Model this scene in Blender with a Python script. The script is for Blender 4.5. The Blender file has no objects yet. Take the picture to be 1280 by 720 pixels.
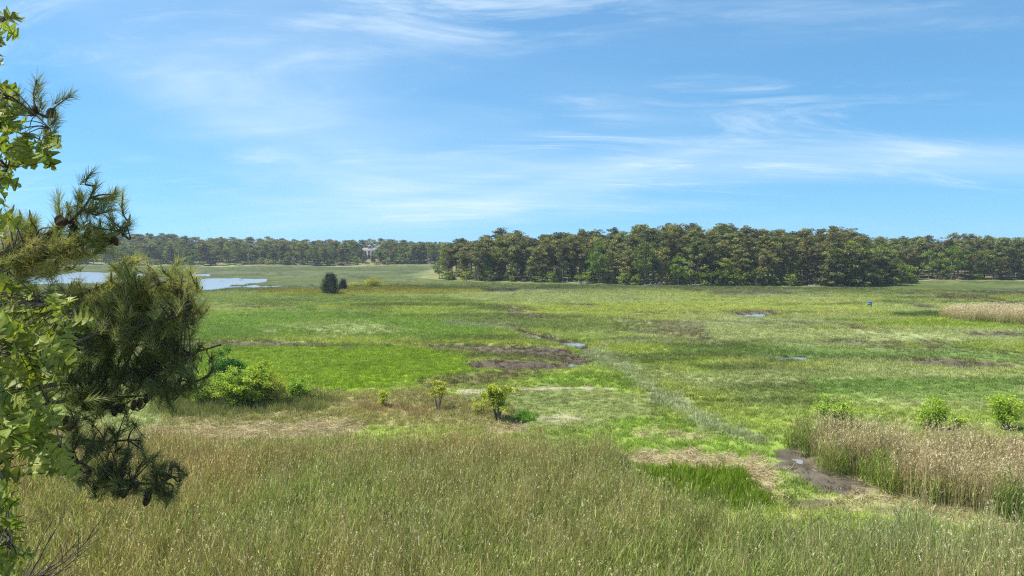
import bpy, math, random
import numpy as np
from mathutils import Vector

R = math.radians
sc = bpy.context.scene
COL = sc.collection

# ------------------------------------------------------------------ camera
CAM_Z, FPX, CX, CY, HORIZON = 8.0, 930.0, 640.0, 360.0, 311.0
PITCH = math.atan((CY - HORIZON) / FPX)
cam = bpy.data.cameras.new('camera')
cam.sensor_width = 36.0
cam.lens = FPX / 1280.0 * 36.0
cam.clip_start, cam.clip_end = 0.1, 9000.0
cam_o = bpy.data.objects.new('camera', cam)
COL.objects.link(cam_o)
cam_o.location = (0, 0, CAM_Z)
cam_o.rotation_euler = (R(90) - PITCH, 0, 0)
sc.camera = cam_o

# ------------------------------------------------------------------ sun and sky
SUN_EL, SUN_AZ = R(62), R(-88)            # azimuth from +Y, negative = to the left
world = bpy.data.worlds.new('World')
sc.world = world
world.use_nodes = True
wt = world.node_tree
for n in list(wt.nodes):
    wt.nodes.remove(n)


def build_world():
    N, L = wt.nodes, wt.links
    out = N.new('ShaderNodeOutputWorld')
    bg = N.new('ShaderNodeBackground')
    bg.inputs['Strength'].default_value = 0.112
    L.new(bg.outputs[0], out.inputs[0])
    sky = N.new('ShaderNodeTexSky')
    sky.sky_type = 'NISHITA'
    sky.sun_disc = False
    sky.sun_elevation = SUN_EL
    sky.sun_rotation = SUN_AZ
    sky.altitude = 0
    sky.air_density = 1.0
    sky.dust_density = 0.2
    sky.ozone_density = 4.0
    hsv = N.new('ShaderNodeHueSaturation')
    hsv.inputs['Saturation'].default_value = 1.05
    hsv.inputs['Value'].default_value = 1.0
    tint = N.new('ShaderNodeMix')
    tint.data_type, tint.blend_type = 'RGBA', 'MULTIPLY'
    tint.inputs[0].default_value = 1.0
    L.new(sky.outputs[0], tint.inputs[6])
    tint.inputs[7].default_value = (0.71, 0.965, 0.985, 1)
    L.new(tint.outputs[2], hsv.inputs['Color'])
    # cirrus: a cloud sheet far above, looked up by view direction
    tc = N.new('ShaderNodeTexCoord')
    sep = N.new('ShaderNodeSeparateXYZ')
    L.new(tc.outputs['Generated'], sep.inputs[0])

    def math_(op, a, b=None, c=None):
        m = N.new('ShaderNodeMath')
        m.operation = op
        for i, v in enumerate((a, b, c)):
            if v is None:
                continue
            if isinstance(v, (int, float)):
                m.inputs[i].default_value = v
            else:
                L.new(v, m.inputs[i])
        return m.outputs[0]
    # clear summer air: the sky is read a little above the true direction, so no murk sits on the horizon
    lift = N.new('ShaderNodeCombineXYZ')
    L.new(sep.outputs[0], lift.inputs[0])
    L.new(sep.outputs[1], lift.inputs[1])
    L.new(math_('ADD', math_('MULTIPLY', math_('MAXIMUM', sep.outputs[2], 0.0), 0.80), 0.115), lift.inputs[2])
    nrm = N.new('ShaderNodeVectorMath')
    nrm.operation = 'NORMALIZE'
    L.new(lift.outputs[0], nrm.inputs[0])
    L.new(nrm.outputs[0], sky.inputs['Vector'])
    zc = math_('ADD', math_('MAXIMUM', sep.outputs[2], 0.0), 0.17)
    px = math_('DIVIDE', sep.outputs[0], zc)
    py = math_('DIVIDE', sep.outputs[1], zc)
    comb = N.new('ShaderNodeCombineXYZ')
    L.new(px, comb.inputs[0])
    L.new(py, comb.inputs[1])

    def noise(scale, detail, rough, dist, loc, rot, stretch):
        mp = N.new('ShaderNodeMapping')
        mp.inputs['Location'].default_value = loc
        mp.inputs['Rotation'].default_value = (0, 0, rot)
        mp.inputs['Scale'].default_value = stretch
        L.new(comb.outputs[0], mp.inputs[0])
        nz = N.new('ShaderNodeTexNoise')
        nz.inputs['Scale'].default_value = scale
        nz.inputs['Detail'].default_value = detail
        nz.inputs['Roughness'].default_value = rough
        nz.inputs['Distortion'].default_value = dist
        L.new(mp.outputs[0], nz.inputs['Vector'])
        return nz.outputs['Fac']

    def ramp(x, lo, hi):
        m = N.new('ShaderNodeMapRange')
        m.interpolation_type = 'SMOOTHSTEP'
        L.new(x, m.inputs['Value'])
        m.inputs['From Min'].default_value = lo
        m.inputs['From Max'].default_value = hi
        return m.outputs[0]
    n1 = ramp(noise(0.34, 4, 0.55, 0.6, (14.78, 3.91, 0), 0.10, (0.8, 1.0, 1)), 0.38, 0.72)     # broad veils
    n2 = ramp(noise(1.3, 9, 0.66, 1.1, (1.24, 11.97, 0), 0.50, (0.50, 1.15, 1)), 0.36, 0.80)     # combed wisps
    n3 = ramp(noise(0.7, 5, 0.6, 0.8, (17.92, 0.54, 0), -0.15, (0.55, 1.1, 1)), 0.44, 0.68)     # where the streaks are
    n4 = ramp(noise(2.4, 10, 0.68, 1.6, (2.2, 9.1, 0), -0.40, (0.42, 1.25, 1)), 0.42, 0.80)   # thin streaks
    a = math_('MULTIPLY', n1, math_('ADD', math_('MULTIPLY', n2, 0.50), 0.38))
    b = math_('MULTIPLY', n3, math_('MULTIPLY', n4, 0.62))
    al = math_('MINIMUM', math_('ADD', a, b), 0.9)
    up = ramp(sep.outputs[2], 0.0, 0.06)
    al = math_('MULTIPLY', al, up)
    mix = N.new('ShaderNodeMix')
    mix.data_type = 'RGBA'
    L.new(al, mix.inputs['Factor'])
    L.new(hsv.outputs[0], mix.inputs['A'])
    mix.inputs['B'].default_value = (5.0, 5.9, 6.5, 1)
    L.new(mix.outputs['Result'], bg.inputs['Color'])


build_world()
S = Vector((math.sin(SUN_AZ) * math.cos(SUN_EL), math.cos(SUN_AZ) * math.cos(SUN_EL), math.sin(SUN_EL)))
sun = bpy.data.lights.new('sun', 'SUN')
sun.energy = 5.0
sun.angle = R(0.53)
sun.color = (1.0, 0.955, 0.88)
sun_o = bpy.data.objects.new('sun', sun)
COL.objects.link(sun_o)
sun_o.rotation_euler = (-S).to_track_quat('-Z', 'Y').to_euler()
sun_o.location = S * 200

sc.view_settings.view_transform = 'Standard'
sc.view_settings.look = 'None'
sc.view_settings.exposure = 0.7
sc.view_settings.gamma = 1.0
sc.view_settings.use_curve_mapping = False
sc.render.engine = 'CYCLES'
cy = sc.cycles
cy.max_bounces = 6
cy.diffuse_bounces = 3
cy.glossy_bounces = 3
cy.transmission_bounces = 4
cy.transparent_max_bounces = 8
cy.volume_bounces = 0
cy.caustics_reflective = cy.caustics_refractive = False
cy.sample_clamp_indirect = 6.0
cy.use_denoising = False
cy.use_adaptive_sampling = False
cy.adaptive_threshold = 0.01
sc.render.film_transparent = False
cy.pixel_filter_type = 'BLACKMAN_HARRIS'
cy.filter_width = 1.2

# ------------------------------------------------------------------ helpers
cp, sp_ = math.cos(PITCH), math.sin(PITCH)


def ray(px, py):
    xc, yc = (px - CX) / FPX, (CY - py) / FPX
    return np.array([xc, cp + yc * sp_, -sp_ + yc * cp])


def gp(px, py, z=0.0):
    d = ray(px, py)
    t = (z - CAM_Z) / d[2]
    return np.array([d[0] * t, d[1] * t, z])


def at(px, py, dist):
    """point that lies dist metres ahead (world y)"""
    d = ray(px, py)
    t = dist / d[1]
    return np.array([d[0] * t, dist, CAM_Z + d[2] * t])


def project(x, y, z):
    zz = z - CAM_Z
    f = y * cp - zz * sp_
    f = np.where(f > 0.2, f, 0.2)
    return CX + FPX * x / f, CY - FPX * (y * sp_ + zz * cp) / f


def sm(a, b, x):
    t = np.clip((x - a) / (b - a), 0, 1)
    return t * t * (3 - 2 * t)


def vnoise(x, y, seed=0):
    xi, yi = np.floor(x), np.floor(y)
    xf, yf = x - xi, y - yi
    xi, yi = xi.astype(np.int64), yi.astype(np.int64)

    def h(a, b):
        n = (a * 374761393 + b * 668265263 + seed * 974634777) & 0x7fffffff
        n = ((n ^ (n >> 13)) * 1274126177) & 0x7fffffff
        n = n ^ (n >> 16)
        return (n & 0xffff) / 65535.0
    u, v = xf * xf * (3 - 2 * xf), yf * yf * (3 - 2 * yf)
    return (h(xi, yi) * (1 - u) + h(xi + 1, yi) * u) * (1 - v) + (h(xi, yi + 1) * (1 - u) + h(xi + 1, yi + 1) * u) * v


def fbm(x, y, seed=0, oct=4, gain=0.5):
    a, s, t = 1.0, 0.0, 0.0
    for o in range(oct):
        s = s + a * vnoise(x * 2 ** o + 17.3 * o, y * 2 ** o - 9.1 * o, seed + o)
        t += a
        a *= gain
    return s / t


def make_mesh(name, V, F, attrs=None, smooth=False, uv=None):
    """V (n,3); F list of int arrays (m,k); attrs {name: (kind, array)} on points"""
    me = bpy.data.meshes.new(name)
    V = np.asarray(V, dtype=np.float32)
    F = [np.asarray(f, dtype=np.int32) for f in F if len(f)]
    me.vertices.add(len(V))
    me.vertices.foreach_set('co', V.ravel())
    nl = sum(f.size for f in F)
    npoly = sum(len(f) for f in F)
    me.loops.add(nl)
    me.loops.foreach_set('vertex_index', np.concatenate([f.ravel() for f in F]))
    me.polygons.add(npoly)
    tot = np.concatenate([np.full(len(f), f.shape[1], dtype=np.int32) for f in F])
    st = np.concatenate([[0], np.cumsum(tot)[:-1]]).astype(np.int32)
    me.polygons.foreach_set('loop_start', st)
    if smooth:
        me.polygons.foreach_set('use_smooth', np.ones(npoly, dtype=bool))
    me.update(calc_edges=True)
    for k, (kind, arr) in (attrs or {}).items():
        a = me.attributes.new(k, kind, 'POINT')
        arr = np.asarray(arr, dtype=np.float32)
        if kind == 'FLOAT':
            a.data.foreach_set('value', arr.ravel())
        elif kind == 'FLOAT_VECTOR':
            a.data.foreach_set('vector', arr.ravel())
        else:
            if arr.shape[1] == 3:
                arr = np.hstack([arr, np.ones((len(arr), 1), np.float32)])
            a.data.foreach_set('color', arr.ravel())
    me.validate()
    return me


def link(name, data, mat=None, parent=None, loc=None, rz=0.0):
    o = bpy.data.objects.new(name, data)
    COL.objects.link(o)
    if mat is not None and data is not None and not data.materials:
        data.materials.append(mat)
    if parent is not None:
        o.parent = parent
    if loc is not None:
        o.location = loc
    o.rotation_euler[2] = rz
    return o


def tag(o, label=None, cat=None, group=None, kind=None):
    if label:
        o['label'] = label
    if cat:
        o['category'] = cat
    if group:
        o['group'] = group
    if kind:
        o['kind'] = kind
    return o


class MB:
    """collects geometry; every vertex carries one float 'var' and one float 'kin'"""

    def __init__(self):
        self.V, self.Q, self.T, self.A, self.K, self.n = [], [], [], [], [], 0

    def add(self, V, quads=None, tris=None, var=0.5, kin=0.0):
        V = np.asarray(V, float).reshape(-1, 3)
        self.V.append(V)
        self.A.append(np.broadcast_to(np.asarray(var, float), (len(V),)) * 1.0)
        self.K.append(np.broadcast_to(np.asarray(kin, float), (len(V),)) * 1.0)
        if quads is not None and len(quads):
            self.Q.append(np.asarray(quads) + self.n)
        if tris is not None and len(tris):
            self.T.append(np.asarray(tris) + self.n)
        self.n += len(V)

    def tube(self, P, rad, n=5, var=0.5, kin=0.0, cap=True):
        P = np.asarray(P, float)
        rad = np.broadcast_to(np.asarray(rad, float), (len(P),))
        T = np.gradient(P, axis=0)
        T /= np.linalg.norm(T, axis=1)[:, None] + 1e-9
        ref = np.array([0.13, 0.2, 0.97]) if abs(T[0][2]) < 0.8 else np.array([1, 0.1, 0.05])
        U = np.cross(T, ref)
        U /= np.linalg.norm(U, axis=1)[:, None] + 1e-9
        W = np.cross(T, U)
        a = np.linspace(0, 2 * math.pi, n, endpoint=False)
        V = P[:, None, :] + rad[:, None, None] * (np.cos(a)[None, :, None] * U[:, None, :] + np.sin(a)[None, :, None] * W[:, None, :])
        m = len(P)
        i = np.arange(m - 1)[:, None] * n
        j = np.arange(n)[None, :]
        j2 = (j + 1) % n
        q = np.stack([i + j, i + j2, i + n + j2, i + n + j], axis=-1).reshape(-1, 4)
        self.add(V.reshape(-1, 3), quads=q, var=var, kin=kin)

    def box(self, c, s, rz=0.0, var=0.5):
        x, y, z = np.asarray(s) / 2
        V = np.array([[sx * x, sy * y, sz * z] for sz in (-1, 1) for sy in (-1, 1) for sx in (-1, 1)])
        ca, sa = math.cos(rz), math.sin(rz)
        V = V @ np.array([[ca, sa, 0], [-sa, ca, 0], [0, 0, 1]]) + np.asarray(c)
        self.add(V, quads=[[0, 2, 3, 1], [4, 5, 7, 6], [0, 1, 5, 4], [2, 6, 7, 3], [0, 4, 6, 2], [1, 3, 7, 5]], var=var)

    def cards(self, C, rng, size, aspect=0.6, upbias=0.6, var=0.5, kin=0.0):
        """leaf-like quads (diamonds) with random orientation"""
        C = np.asarray(C, float)
        n = len(C)
        N = rng.normal(size=(n, 3))
        N[:, 2] = np.abs(N[:, 2]) + upbias
        N /= np.linalg.norm(N, axis=1)[:, None]
        X = np.cross(N, rng.normal(size=(n, 3)))
        X /= np.linalg.norm(X, axis=1)[:, None] + 1e-9
        Y = np.cross(N, X)
        s = (np.asarray(size) * np.ones(n))[:, None]
        V = np.stack([C - X * s, C + Y * s * aspect + N * s * .12, C + X * s, C - Y * s * aspect + N * s * .12], axis=1)
        q = np.arange(n * 4).reshape(n, 4)
        self.add(V.reshape(-1, 3), quads=q, var=np.repeat(np.asarray(var) * np.ones(n), 4), kin=np.repeat(np.asarray(kin) * np.ones(n), 4))

    def blades(self, B, D, length, width, bend, rng, var, kin=0.0, seg=2):
        """grass blades: bases B, initial directions D (unit), bend vectors"""
        n = len(B)
        side = np.cross(D, rng.normal(size=(n, 3)))
        side /= np.linalg.norm(side, axis=1)[:, None] + 1e-9
        L = (np.asarray(length) * np.ones(n))[:, None]
        Wd = (np.asarray(width) * np.ones(n))[:, None] / 2
        rows = []
        for k in range(seg):
            t = k / seg
            c = B + D * L * t + bend * (t * t)
            w = Wd * (1 - 0.35 * t)
            rows += [c - side * w, c + side * w]
        rows.append(B + D * L + bend)
        V = np.stack(rows, axis=1)
        k = V.shape[1]
        o = np.arange(n)[:, None] * k
        quads = [np.hstack([o + 2 * i, o + 2 * i + 1, o + 2 * i + 3, o + 2 * i + 2]) for i in range(seg - 1)]
        tr = np.hstack([o + 2 * (seg - 1), o + 2 * (seg - 1) + 1, o + 2 * seg])
        self.add(V.reshape(-1, 3), quads=np.vstack(quads) if quads else None, tris=tr,
                 var=np.repeat(np.asarray(var) * np.ones(n), k), kin=np.repeat(np.asarray(kin) * np.ones(n), k))

    def mesh(self, name, smooth=False):
        F = []
        if self.Q:
            F.append(np.vstack(self.Q))
        if self.T:
            F.append(np.vstack(self.T))
        return make_mesh(name, np.vstack(self.V), F,
                         {'var': ('FLOAT', np.concatenate(self.A)), 'kin': ('FLOAT', np.concatenate(self.K))}, smooth)


# ------------------------------------------------------------------ materials
def new_mat(name):
    m = bpy.data.materials.new(name)
    m.use_nodes = True
    t = m.node_tree
    for n in list(t.nodes):
        t.nodes.remove(n)
    return m, t.nodes, t.links


def nd(N, kind, **kw):
    n = N.new(kind)
    for k, v in kw.items():
        setattr(n, k, v)
    return n


def attr(N, name, typ='GEOMETRY'):
    return nd(N, 'ShaderNodeAttribute', attribute_name=name, attribute_type=typ)


def mixc(N, L, fac, a, b, blend='MIX'):
    m = nd(N, 'ShaderNodeMix', data_type='RGBA', blend_type=blend)
    for s, v in (('Factor', fac), ('A', a), ('B', b)):
        i = m.inputs[s] if s != 'Factor' else m.inputs[0]
        if s == 'A':
            i = m.inputs[6]
        if s == 'B':
            i = m.inputs[7]
        if isinstance(v, (int, float)):
            i.default_value = v
        elif isinstance(v, tuple):
            i.default_value = v if len(v) == 4 else v + (1,)
        else:
            L.new(v, i)
    return m.outputs[2]


def rampn(N, L, x, pts):
    r = nd(N, 'ShaderNodeValToRGB')
    e = r.color_ramp.elements
    while len(e) < len(pts):
        e.new(0.5)
    for k, (p, c) in enumerate(pts):
        e[k].position = p
        e[k].color = tuple(c) + (1,)
    L.new(x, r.inputs[0])
    return r.outputs[0]


def noise_node(N, L, scale, detail=3, rough=0.5, vec=None):
    n = nd(N, 'ShaderNodeTexNoise')
    n.inputs['Scale'].default_value = scale
    n.inputs['Detail'].default_value = detail
    n.inputs['Roughness'].default_value = rough
    if vec is not None:
        L.new(vec, n.inputs['Vector'])
    return n.outputs['Fac']


def leafy(N, L, color, trans, rough=0.6, spec=0.2, tint=(1.15, 1.25, 0.55)):
    """diffuse leaf with light through it"""
    p = nd(N, 'ShaderNodeBsdfPrincipled')
    L.new(color, p.inputs['Base Color'])
    p.inputs['Roughness'].default_value = rough
    p.inputs['Specular IOR Level'].default_value = spec
    tr = nd(N, 'ShaderNodeBsdfTranslucent')
    L.new(mixc(N, L, 1.0, color, tint, 'MULTIPLY'), tr.inputs['Color'])
    ms = nd(N, 'ShaderNodeMixShader')
    ms.inputs[0].default_value = trans
    L.new(p.outputs[0], ms.inputs[1])
    L.new(tr.outputs[0], ms.inputs[2])
    o = nd(N, 'ShaderNodeOutputMaterial')
    L.new(ms.outputs[0], o.inputs[0])


def foliage_mat(name, pts, trans=0.3, obj_var=0.35, noise_scale=0.0, spec=0.15, rough=0.6):
    m, N, L = new_mat(name)
    c = rampn(N, L, attr(N, 'var').outputs['Fac'], pts)
    oi = nd(N, 'ShaderNodeObjectInfo')
    h = nd(N, 'ShaderNodeHueSaturation')
    mr = nd(N, 'ShaderNodeMapRange')
    L.new(oi.outputs['Random'], mr.inputs[0])
    mr.inputs[3].default_value, mr.inputs[4].default_value = 1 - obj_var, 1 + obj_var
    L.new(mr.outputs[0], h.inputs['Value'])
    mr2 = nd(N, 'ShaderNodeMapRange')
    mul = nd(N, 'ShaderNodeMath', operation='FRACT')
    mm = nd(N, 'ShaderNodeMath', operation='MULTIPLY')
    L.new(oi.outputs['Random'], mm.inputs[0])
    mm.inputs[1].default_value = 7.31
    L.new(mm.outputs[0], mul.inputs[0])
    L.new(mul.outputs[0], mr2.inputs[0])
    mr2.inputs[3].default_value, mr2.inputs[4].default_value = 0.5 - 0.03 * (obj_var > 0), 0.5 + 0.03 * (obj_var > 0)
    L.new(mr2.outputs[0], h.inputs['Hue'])
    L.new(c, h.inputs['Color'])
    leafy(N, L, h.outputs[0], trans, rough, spec)
    return m


def simple_mat(name, pts, scale, rough=0.85, detail=4, spec=0.2, bump=0.0, stretch=None):
    m, N, L = new_mat(name)
    tc = nd(N, 'ShaderNodeTexCoord')
    v = tc.outputs['Object']
    if stretch:
        mp = nd(N, 'ShaderNodeMapping')
        mp.inputs['Scale'].default_value = stretch
        L.new(v, mp.inputs[0])
        v = mp.outputs[0]
    f = noise_node(N, L, scale, detail, 0.6, v)
    c = rampn(N, L, f, pts)
    p = nd(N, 'ShaderNodeBsdfPrincipled')
    L.new(c, p.inputs['Base Color'])
    p.inputs['Roughness'].default_value = rough
    p.inputs['Specular IOR Level'].default_value = spec
    if bump:
        b = nd(N, 'ShaderNodeBump')
        b.inputs['Strength'].default_value = bump
        b.inputs['Distance'].default_value = 0.02
        L.new(f, b.inputs['Height'])
        L.new(b.outputs[0], p.inputs['Normal'])
    o = nd(N, 'ShaderNodeOutputMaterial')
    L.new(p.outputs[0], o.inputs[0])
    return m


M = {}
M['bark'] = simple_mat('pine_bark', [(0.3, (0.05, 0.04, 0.032)), (0.7, (0.17, 0.145, 0.12))], 9, 0.95, 6, 0.1, 0.6, (1, 1, 0.25))
M['bark_far'] = simple_mat('weathered_pine_bark', [(0.3, (0.11, 0.095, 0.08)), (0.7, (0.28, 0.25, 0.215))], 6, 0.95, 5, 0.1, 0.4, (1, 1, 0.25))
M['grey_bark'] = simple_mat('grey_bark', [(0.3, (0.10, 0.09, 0.075)), (0.7, (0.30, 0.27, 0.23))], 12, 0.95, 6, 0.1, 0.5, (1, 1, 0.3))
M['dead_twig'] = simple_mat('dead_twig', [(0.3, (0.045, 0.035, 0.03)), (0.75, (0.16, 0.13, 0.11))], 30, 0.95, 4, 0.1, 0.3)
M['drift'] = simple_mat('driftwood', [(0.3, (0.30, 0.27, 0.22)), (0.7, (0.55, 0.50, 0.43))], 6, 0.9, 4, 0.1)
M['cone'] = simple_mat('pine_cone', [(0.3, (0.06, 0.045, 0.032)), (0.7, (0.21, 0.165, 0.12))], 60, 0.9, 3, 0.1)
M['pine_far'] = foliage_mat('far_pine_needles', [(0.0, (0.054, 0.057, 0.024)), (0.5, (0.158, 0.166, 0.05)), (1.0, (0.33, 0.32, 0.092))], 0.22, 0.32)
M['oak_far'] = foliage_mat('far_oak_leaves', [(0.0, (0.05, 0.07, 0.018)), (0.5, (0.15, 0.19, 0.038)), (1.0, (0.28, 0.32, 0.06))], 0.3, 0.28)
M['bright_far'] = foliage_mat('young_oak_leaves', [(0.0, (0.06, 0.085, 0.016)), (0.5, (0.21, 0.27, 0.03)), (1.0, (0.38, 0.42, 0.05))], 0.3, 0.15)
M['cedar'] = foliage_mat('cedar_needles', [(0.0, (0.012, 0.022, 0.008)), (0.5, (0.028, 0.045, 0.014)), (1.0, (0.06, 0.085, 0.025))], 0.1, 0.1)
M['shrub'] = foliage_mat('shrub_leaves', [(0.0, (0.10, 0.14, 0.02)), (0.5, (0.33, 0.41, 0.04)), (1.0, (0.55, 0.60, 0.08))], 0.35, 0.12)
M['shrub_yellow'] = foliage_mat('yellow_shrub_leaves', [(0.0, (0.12, 0.16, 0.02)), (0.5, (0.37, 0.43, 0.04)), (1.0, (0.62, 0.62, 0.08))], 0.35, 0.1)
M['shrub_dark'] = foliage_mat('dark_shrub_leaves', [(0.0, (0.015, 0.04, 0.008)), (0.5, (0.06, 0.14, 0.015)), (1.0, (0.15, 0.27, 0.025))], 0.3, 0.1)
M['needle'] = foliage_mat('pine_needles', [(0.0, (0.11, 0.13, 0.068)), (0.45, (0.23, 0.26, 0.105)), (0.8, (0.40, 0.395, 0.15)), (1.0, (0.54, 0.43, 0.22))], 0.38, 0.0, spec=0.3, rough=0.45)


def instanced_veg(name, layers, trans):
    """grass or reed: layers = [(kin, low colour, high colour)], tinted by the ground's own vegetation colour when given"""
    m, N, L = new_mat(name)
    kin, var = attr(N, 'kin').outputs['Fac'], attr(N, 'var').outputs['Fac']
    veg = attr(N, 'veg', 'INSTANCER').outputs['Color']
    oi = nd(N, 'ShaderNodeObjectInfo')
    cur = None
    for k, lo, hi in layers:
        if lo == 'veg':
            c = mixc(N, L, 1.0, veg, rampn(N, L, var, [(0.0, (0.70, 0.76, 0.65)), (0.6, (1.08, 1.05, 1.0)), (1.0, (1.65, 1.45, 1.5))]), 'MULTIPLY')
        else:
            c = rampn(N, L, var, [(0.0, lo), (1.0, hi)])
        if cur is None:
            cur = c
        else:
            g = nd(N, 'ShaderNodeMath', operation='GREATER_THAN')
            L.new(kin, g.inputs[0])
            g.inputs[1].default_value = k - 0.5
            cur = mixc(N, L, g.outputs[0], cur, c)
    if layers[0][1] != 'veg':
        cur = mixc(N, L, 1.0, cur, veg, 'MULTIPLY')
    h = nd(N, 'ShaderNodeHueSaturation')
    mr = nd(N, 'ShaderNodeMapRange')
    L.new(oi.outputs['Random'], mr.inputs[0])
    mr.inputs[3].default_value, mr.inputs[4].default_value = 0.78, 1.22
    L.new(mr.outputs[0], h.inputs['Value'])
    L.new(cur, h.inputs['Color'])
    leafy(N, L, h.outputs[0], trans, 0.6, 0.2, (1.1, 1.15, 0.7))
    return m


M['grass'] = instanced_veg('marsh_grass_blades', [(0, 'veg', None)], 0.3)
M['reed'] = instanced_veg('reed_stems', [(0, (0.43, 0.36, 0.165), (0.66, 0.57, 0.31)),       # dead stem
                                         (1, (0.23, 0.28, 0.07), (0.40, 0.46, 0.15)),    # green leaf
                                         (2, (0.60, 0.53, 0.34), (0.85, 0.78, 0.58))], 0.4)  # plume

M['reed_pink'] = instanced_veg('old_reed_stems', [(0, (0.43, 0.335, 0.18), (0.66, 0.54, 0.32)),
                                                  (1, (0.15, 0.215, 0.035), (0.34, 0.42, 0.09)),
                                                  (2, (0.58, 0.48, 0.31), (0.80, 0.70, 0.50))], 0.35)


def ground_mat():
    m, N, L = new_mat('marsh_ground')
    veg = attr(N, 'veg').outputs['Color']
    wet = attr(N, 'wet').outputs['Fac']
    geo = nd(N, 'ShaderNodeNewGeometry')
    n1 = noise_node(N, L, 0.9, 6, 0.65, geo.outputs['Position'])
    n2 = noise_node(N, L, 7.0, 5, 0.7, geo.outputs['Position'])
    c = mixc(N, L, 1.0, veg, rampn(N, L, n1, [(0.3, (0.66, 0.70, 0.62)), (0.5, (1, 1, 1)), (0.72, (1.3, 1.22, 1.25))]), 'MULTIPLY')
    c = mixc(N, L, 1.0, c, rampn(N, L, n2, [(0.3, (0.62, 0.63, 0.6)), (0.55, (1, 1, 1)), (0.75, (1.35, 1.3, 1.3))]), 'MULTIPLY')
    p = nd(N, 'ShaderNodeBsdfPrincipled')
    L.new(c, p.inputs['Base Color'])
    mr = nd(N, 'ShaderNodeMapRange')
    L.new(wet, mr.inputs[0])
    mr.inputs[3].default_value, mr.inputs[4].default_value = 0.95, 0.4
    L.new(mr.outputs[0], p.inputs['Roughness'])
    p.inputs['Specular IOR Level'].default_value = 0.15
    mr2 = nd(N, 'ShaderNodeMapRange')
    L.new(wet, mr2.inputs[0])
    mr2.inputs[3].default_value, mr2.inputs[4].default_value = 0.05, 0.3
    L.new(mr2.outputs[0], p.inputs['Specular IOR Level'])
    b = nd(N, 'ShaderNodeBump')
    b.inputs['Strength'].default_value = 0.7
    b.inputs['Distance'].default_value = 0.12
    L.new(n2, b.inputs['Height'])
    L.new(b.outputs[0], p.inputs['Normal'])
    o = nd(N, 'ShaderNodeOutputMaterial')
    L.new(p.outputs[0], o.inputs[0])
    return m


def water_mat():
    m, N, L = new_mat('still_water')
    p = nd(N, 'ShaderNodeBsdfPrincipled')
    p.inputs['Base Color'].default_value = (0.22, 0.26, 0.28, 1)
    p.inputs['Roughness'].default_value = 0.24
    p.inputs['IOR'].default_value = 1.333
    geo = nd(N, 'ShaderNodeNewGeometry')
    n = noise_node(N, L, 2.5, 3, 0.5, geo.outputs['Position'])
    b = nd(N, 'ShaderNodeBump')
    b.inputs['Strength'].default_value = 0.03
    b.inputs['Distance'].default_value = 0.02
    L.new(n, b.inputs['Height'])
    L.new(b.outputs[0], p.inputs['Normal'])
    o = nd(N, 'ShaderNodeOutputMaterial')
    L.new(p.outputs[0], o.inputs[0])
    return m


# ------------------------------------------------------------------ terrain
SH_X = np.array([-60, -30, -22.0, -8, 12, 28, 50, 62, 84, 90, 96, 110, 140, 200])
SH_Y = np.array([260, 215, 200.0, 184, 176, 163, 161, 160, 161, 172, 190, 191, 187, 185])


def shore(x):
    return np.interp(x, SH_X, SH_Y)


def base_height(x, y):
    r = np.hypot(x, y)
    h = 5.3 * (1 - sm(2.0, 15.5, r))
    t = y - shore(x)
    inn = sm(-34, -20, x)
    h = h + inn * (0.7 * sm(0, 7, t) + np.interp(x, [-20, 60, 95, 130], [1.5, 2.5, 4.0, 5.0]) * sm(8, 90, t))
    hl = (1.3 * sm(338, 346, y) + 7.5 * sm(346, 440, y) * (0.75 + 0.35 * np.sin(x * 0.021 + 0.6))) * (1 - inn * sm(-34, 0, x))
    h = h + hl
    return h


# painted regions of the marsh: image outlines carried down onto the ground plane
SAGE, GREEN, YELLOW, DEEP = (0.31, 0.35, 0.145), (0.255, 0.325, 0.06), (0.34, 0.38, 0.08), (0.15, 0.21, 0.04)
BRIGHT, TAN, MUD, STRAW, SAND = (0.20, 0.30, 0.018), (0.37, 0.315, 0.17), (0.12, 0.103, 0.06), (0.34, 0.28, 0.14), (0.40, 0.35, 0.26)
PALE, LITTER = (0.33, 0.36, 0.21), (0.10, 0.075, 0.045)
VS = 3.0     # image rows count three times: marsh patches lie flat


def poly_sd(u, v, poly):
    P = np.array(poly, float) * np.array([1, VS])
    x, y = u, v * VS
    d = np.full(u.shape, 1e18)
    ins = np.zeros(u.shape, bool)
    for i in range(len(P)):
        a, b = P[i], P[(i + 1) % len(P)]
        e = b - a
        wx, wy = x - a[0], y - a[1]
        t = np.clip((wx * e[0] + wy * e[1]) / (e @ e + 1e-9), 0, 1)
        d = np.minimum(d, (wx - e[0] * t) ** 2 + (wy - e[1] * t) ** 2)
        if abs(e[1]) > 1e-9:
            c = (a[1] > y) != (b[1] > y)
            ins ^= c & (x < (b[0] - a[0]) * (y - a[1]) / e[1] + a[0])
    d = np.sqrt(d)
    return np.where(ins, -d, d)


def line_sd(u, v, pts):
    P = np.array(pts, float)
    d = np.full(u.shape, 1e18)
    for i in range(len(P) - 1):
        a, b = P[i] * [1, VS, 1], P[i + 1] * [1, VS, 1]
        e = b - a
        wx, wy = u - a[0], v * VS - a[1]
        t = np.clip((wx * e[0] + wy * e[1]) / (e[0] ** 2 + e[1] ** 2 + 1e-9), 0, 1)
        dd = np.hypot(wx - e[0] * t, wy - e[1] * t) - (a[2] + e[2] * t)
        d = np.minimum(d, dd)
    return d


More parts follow.
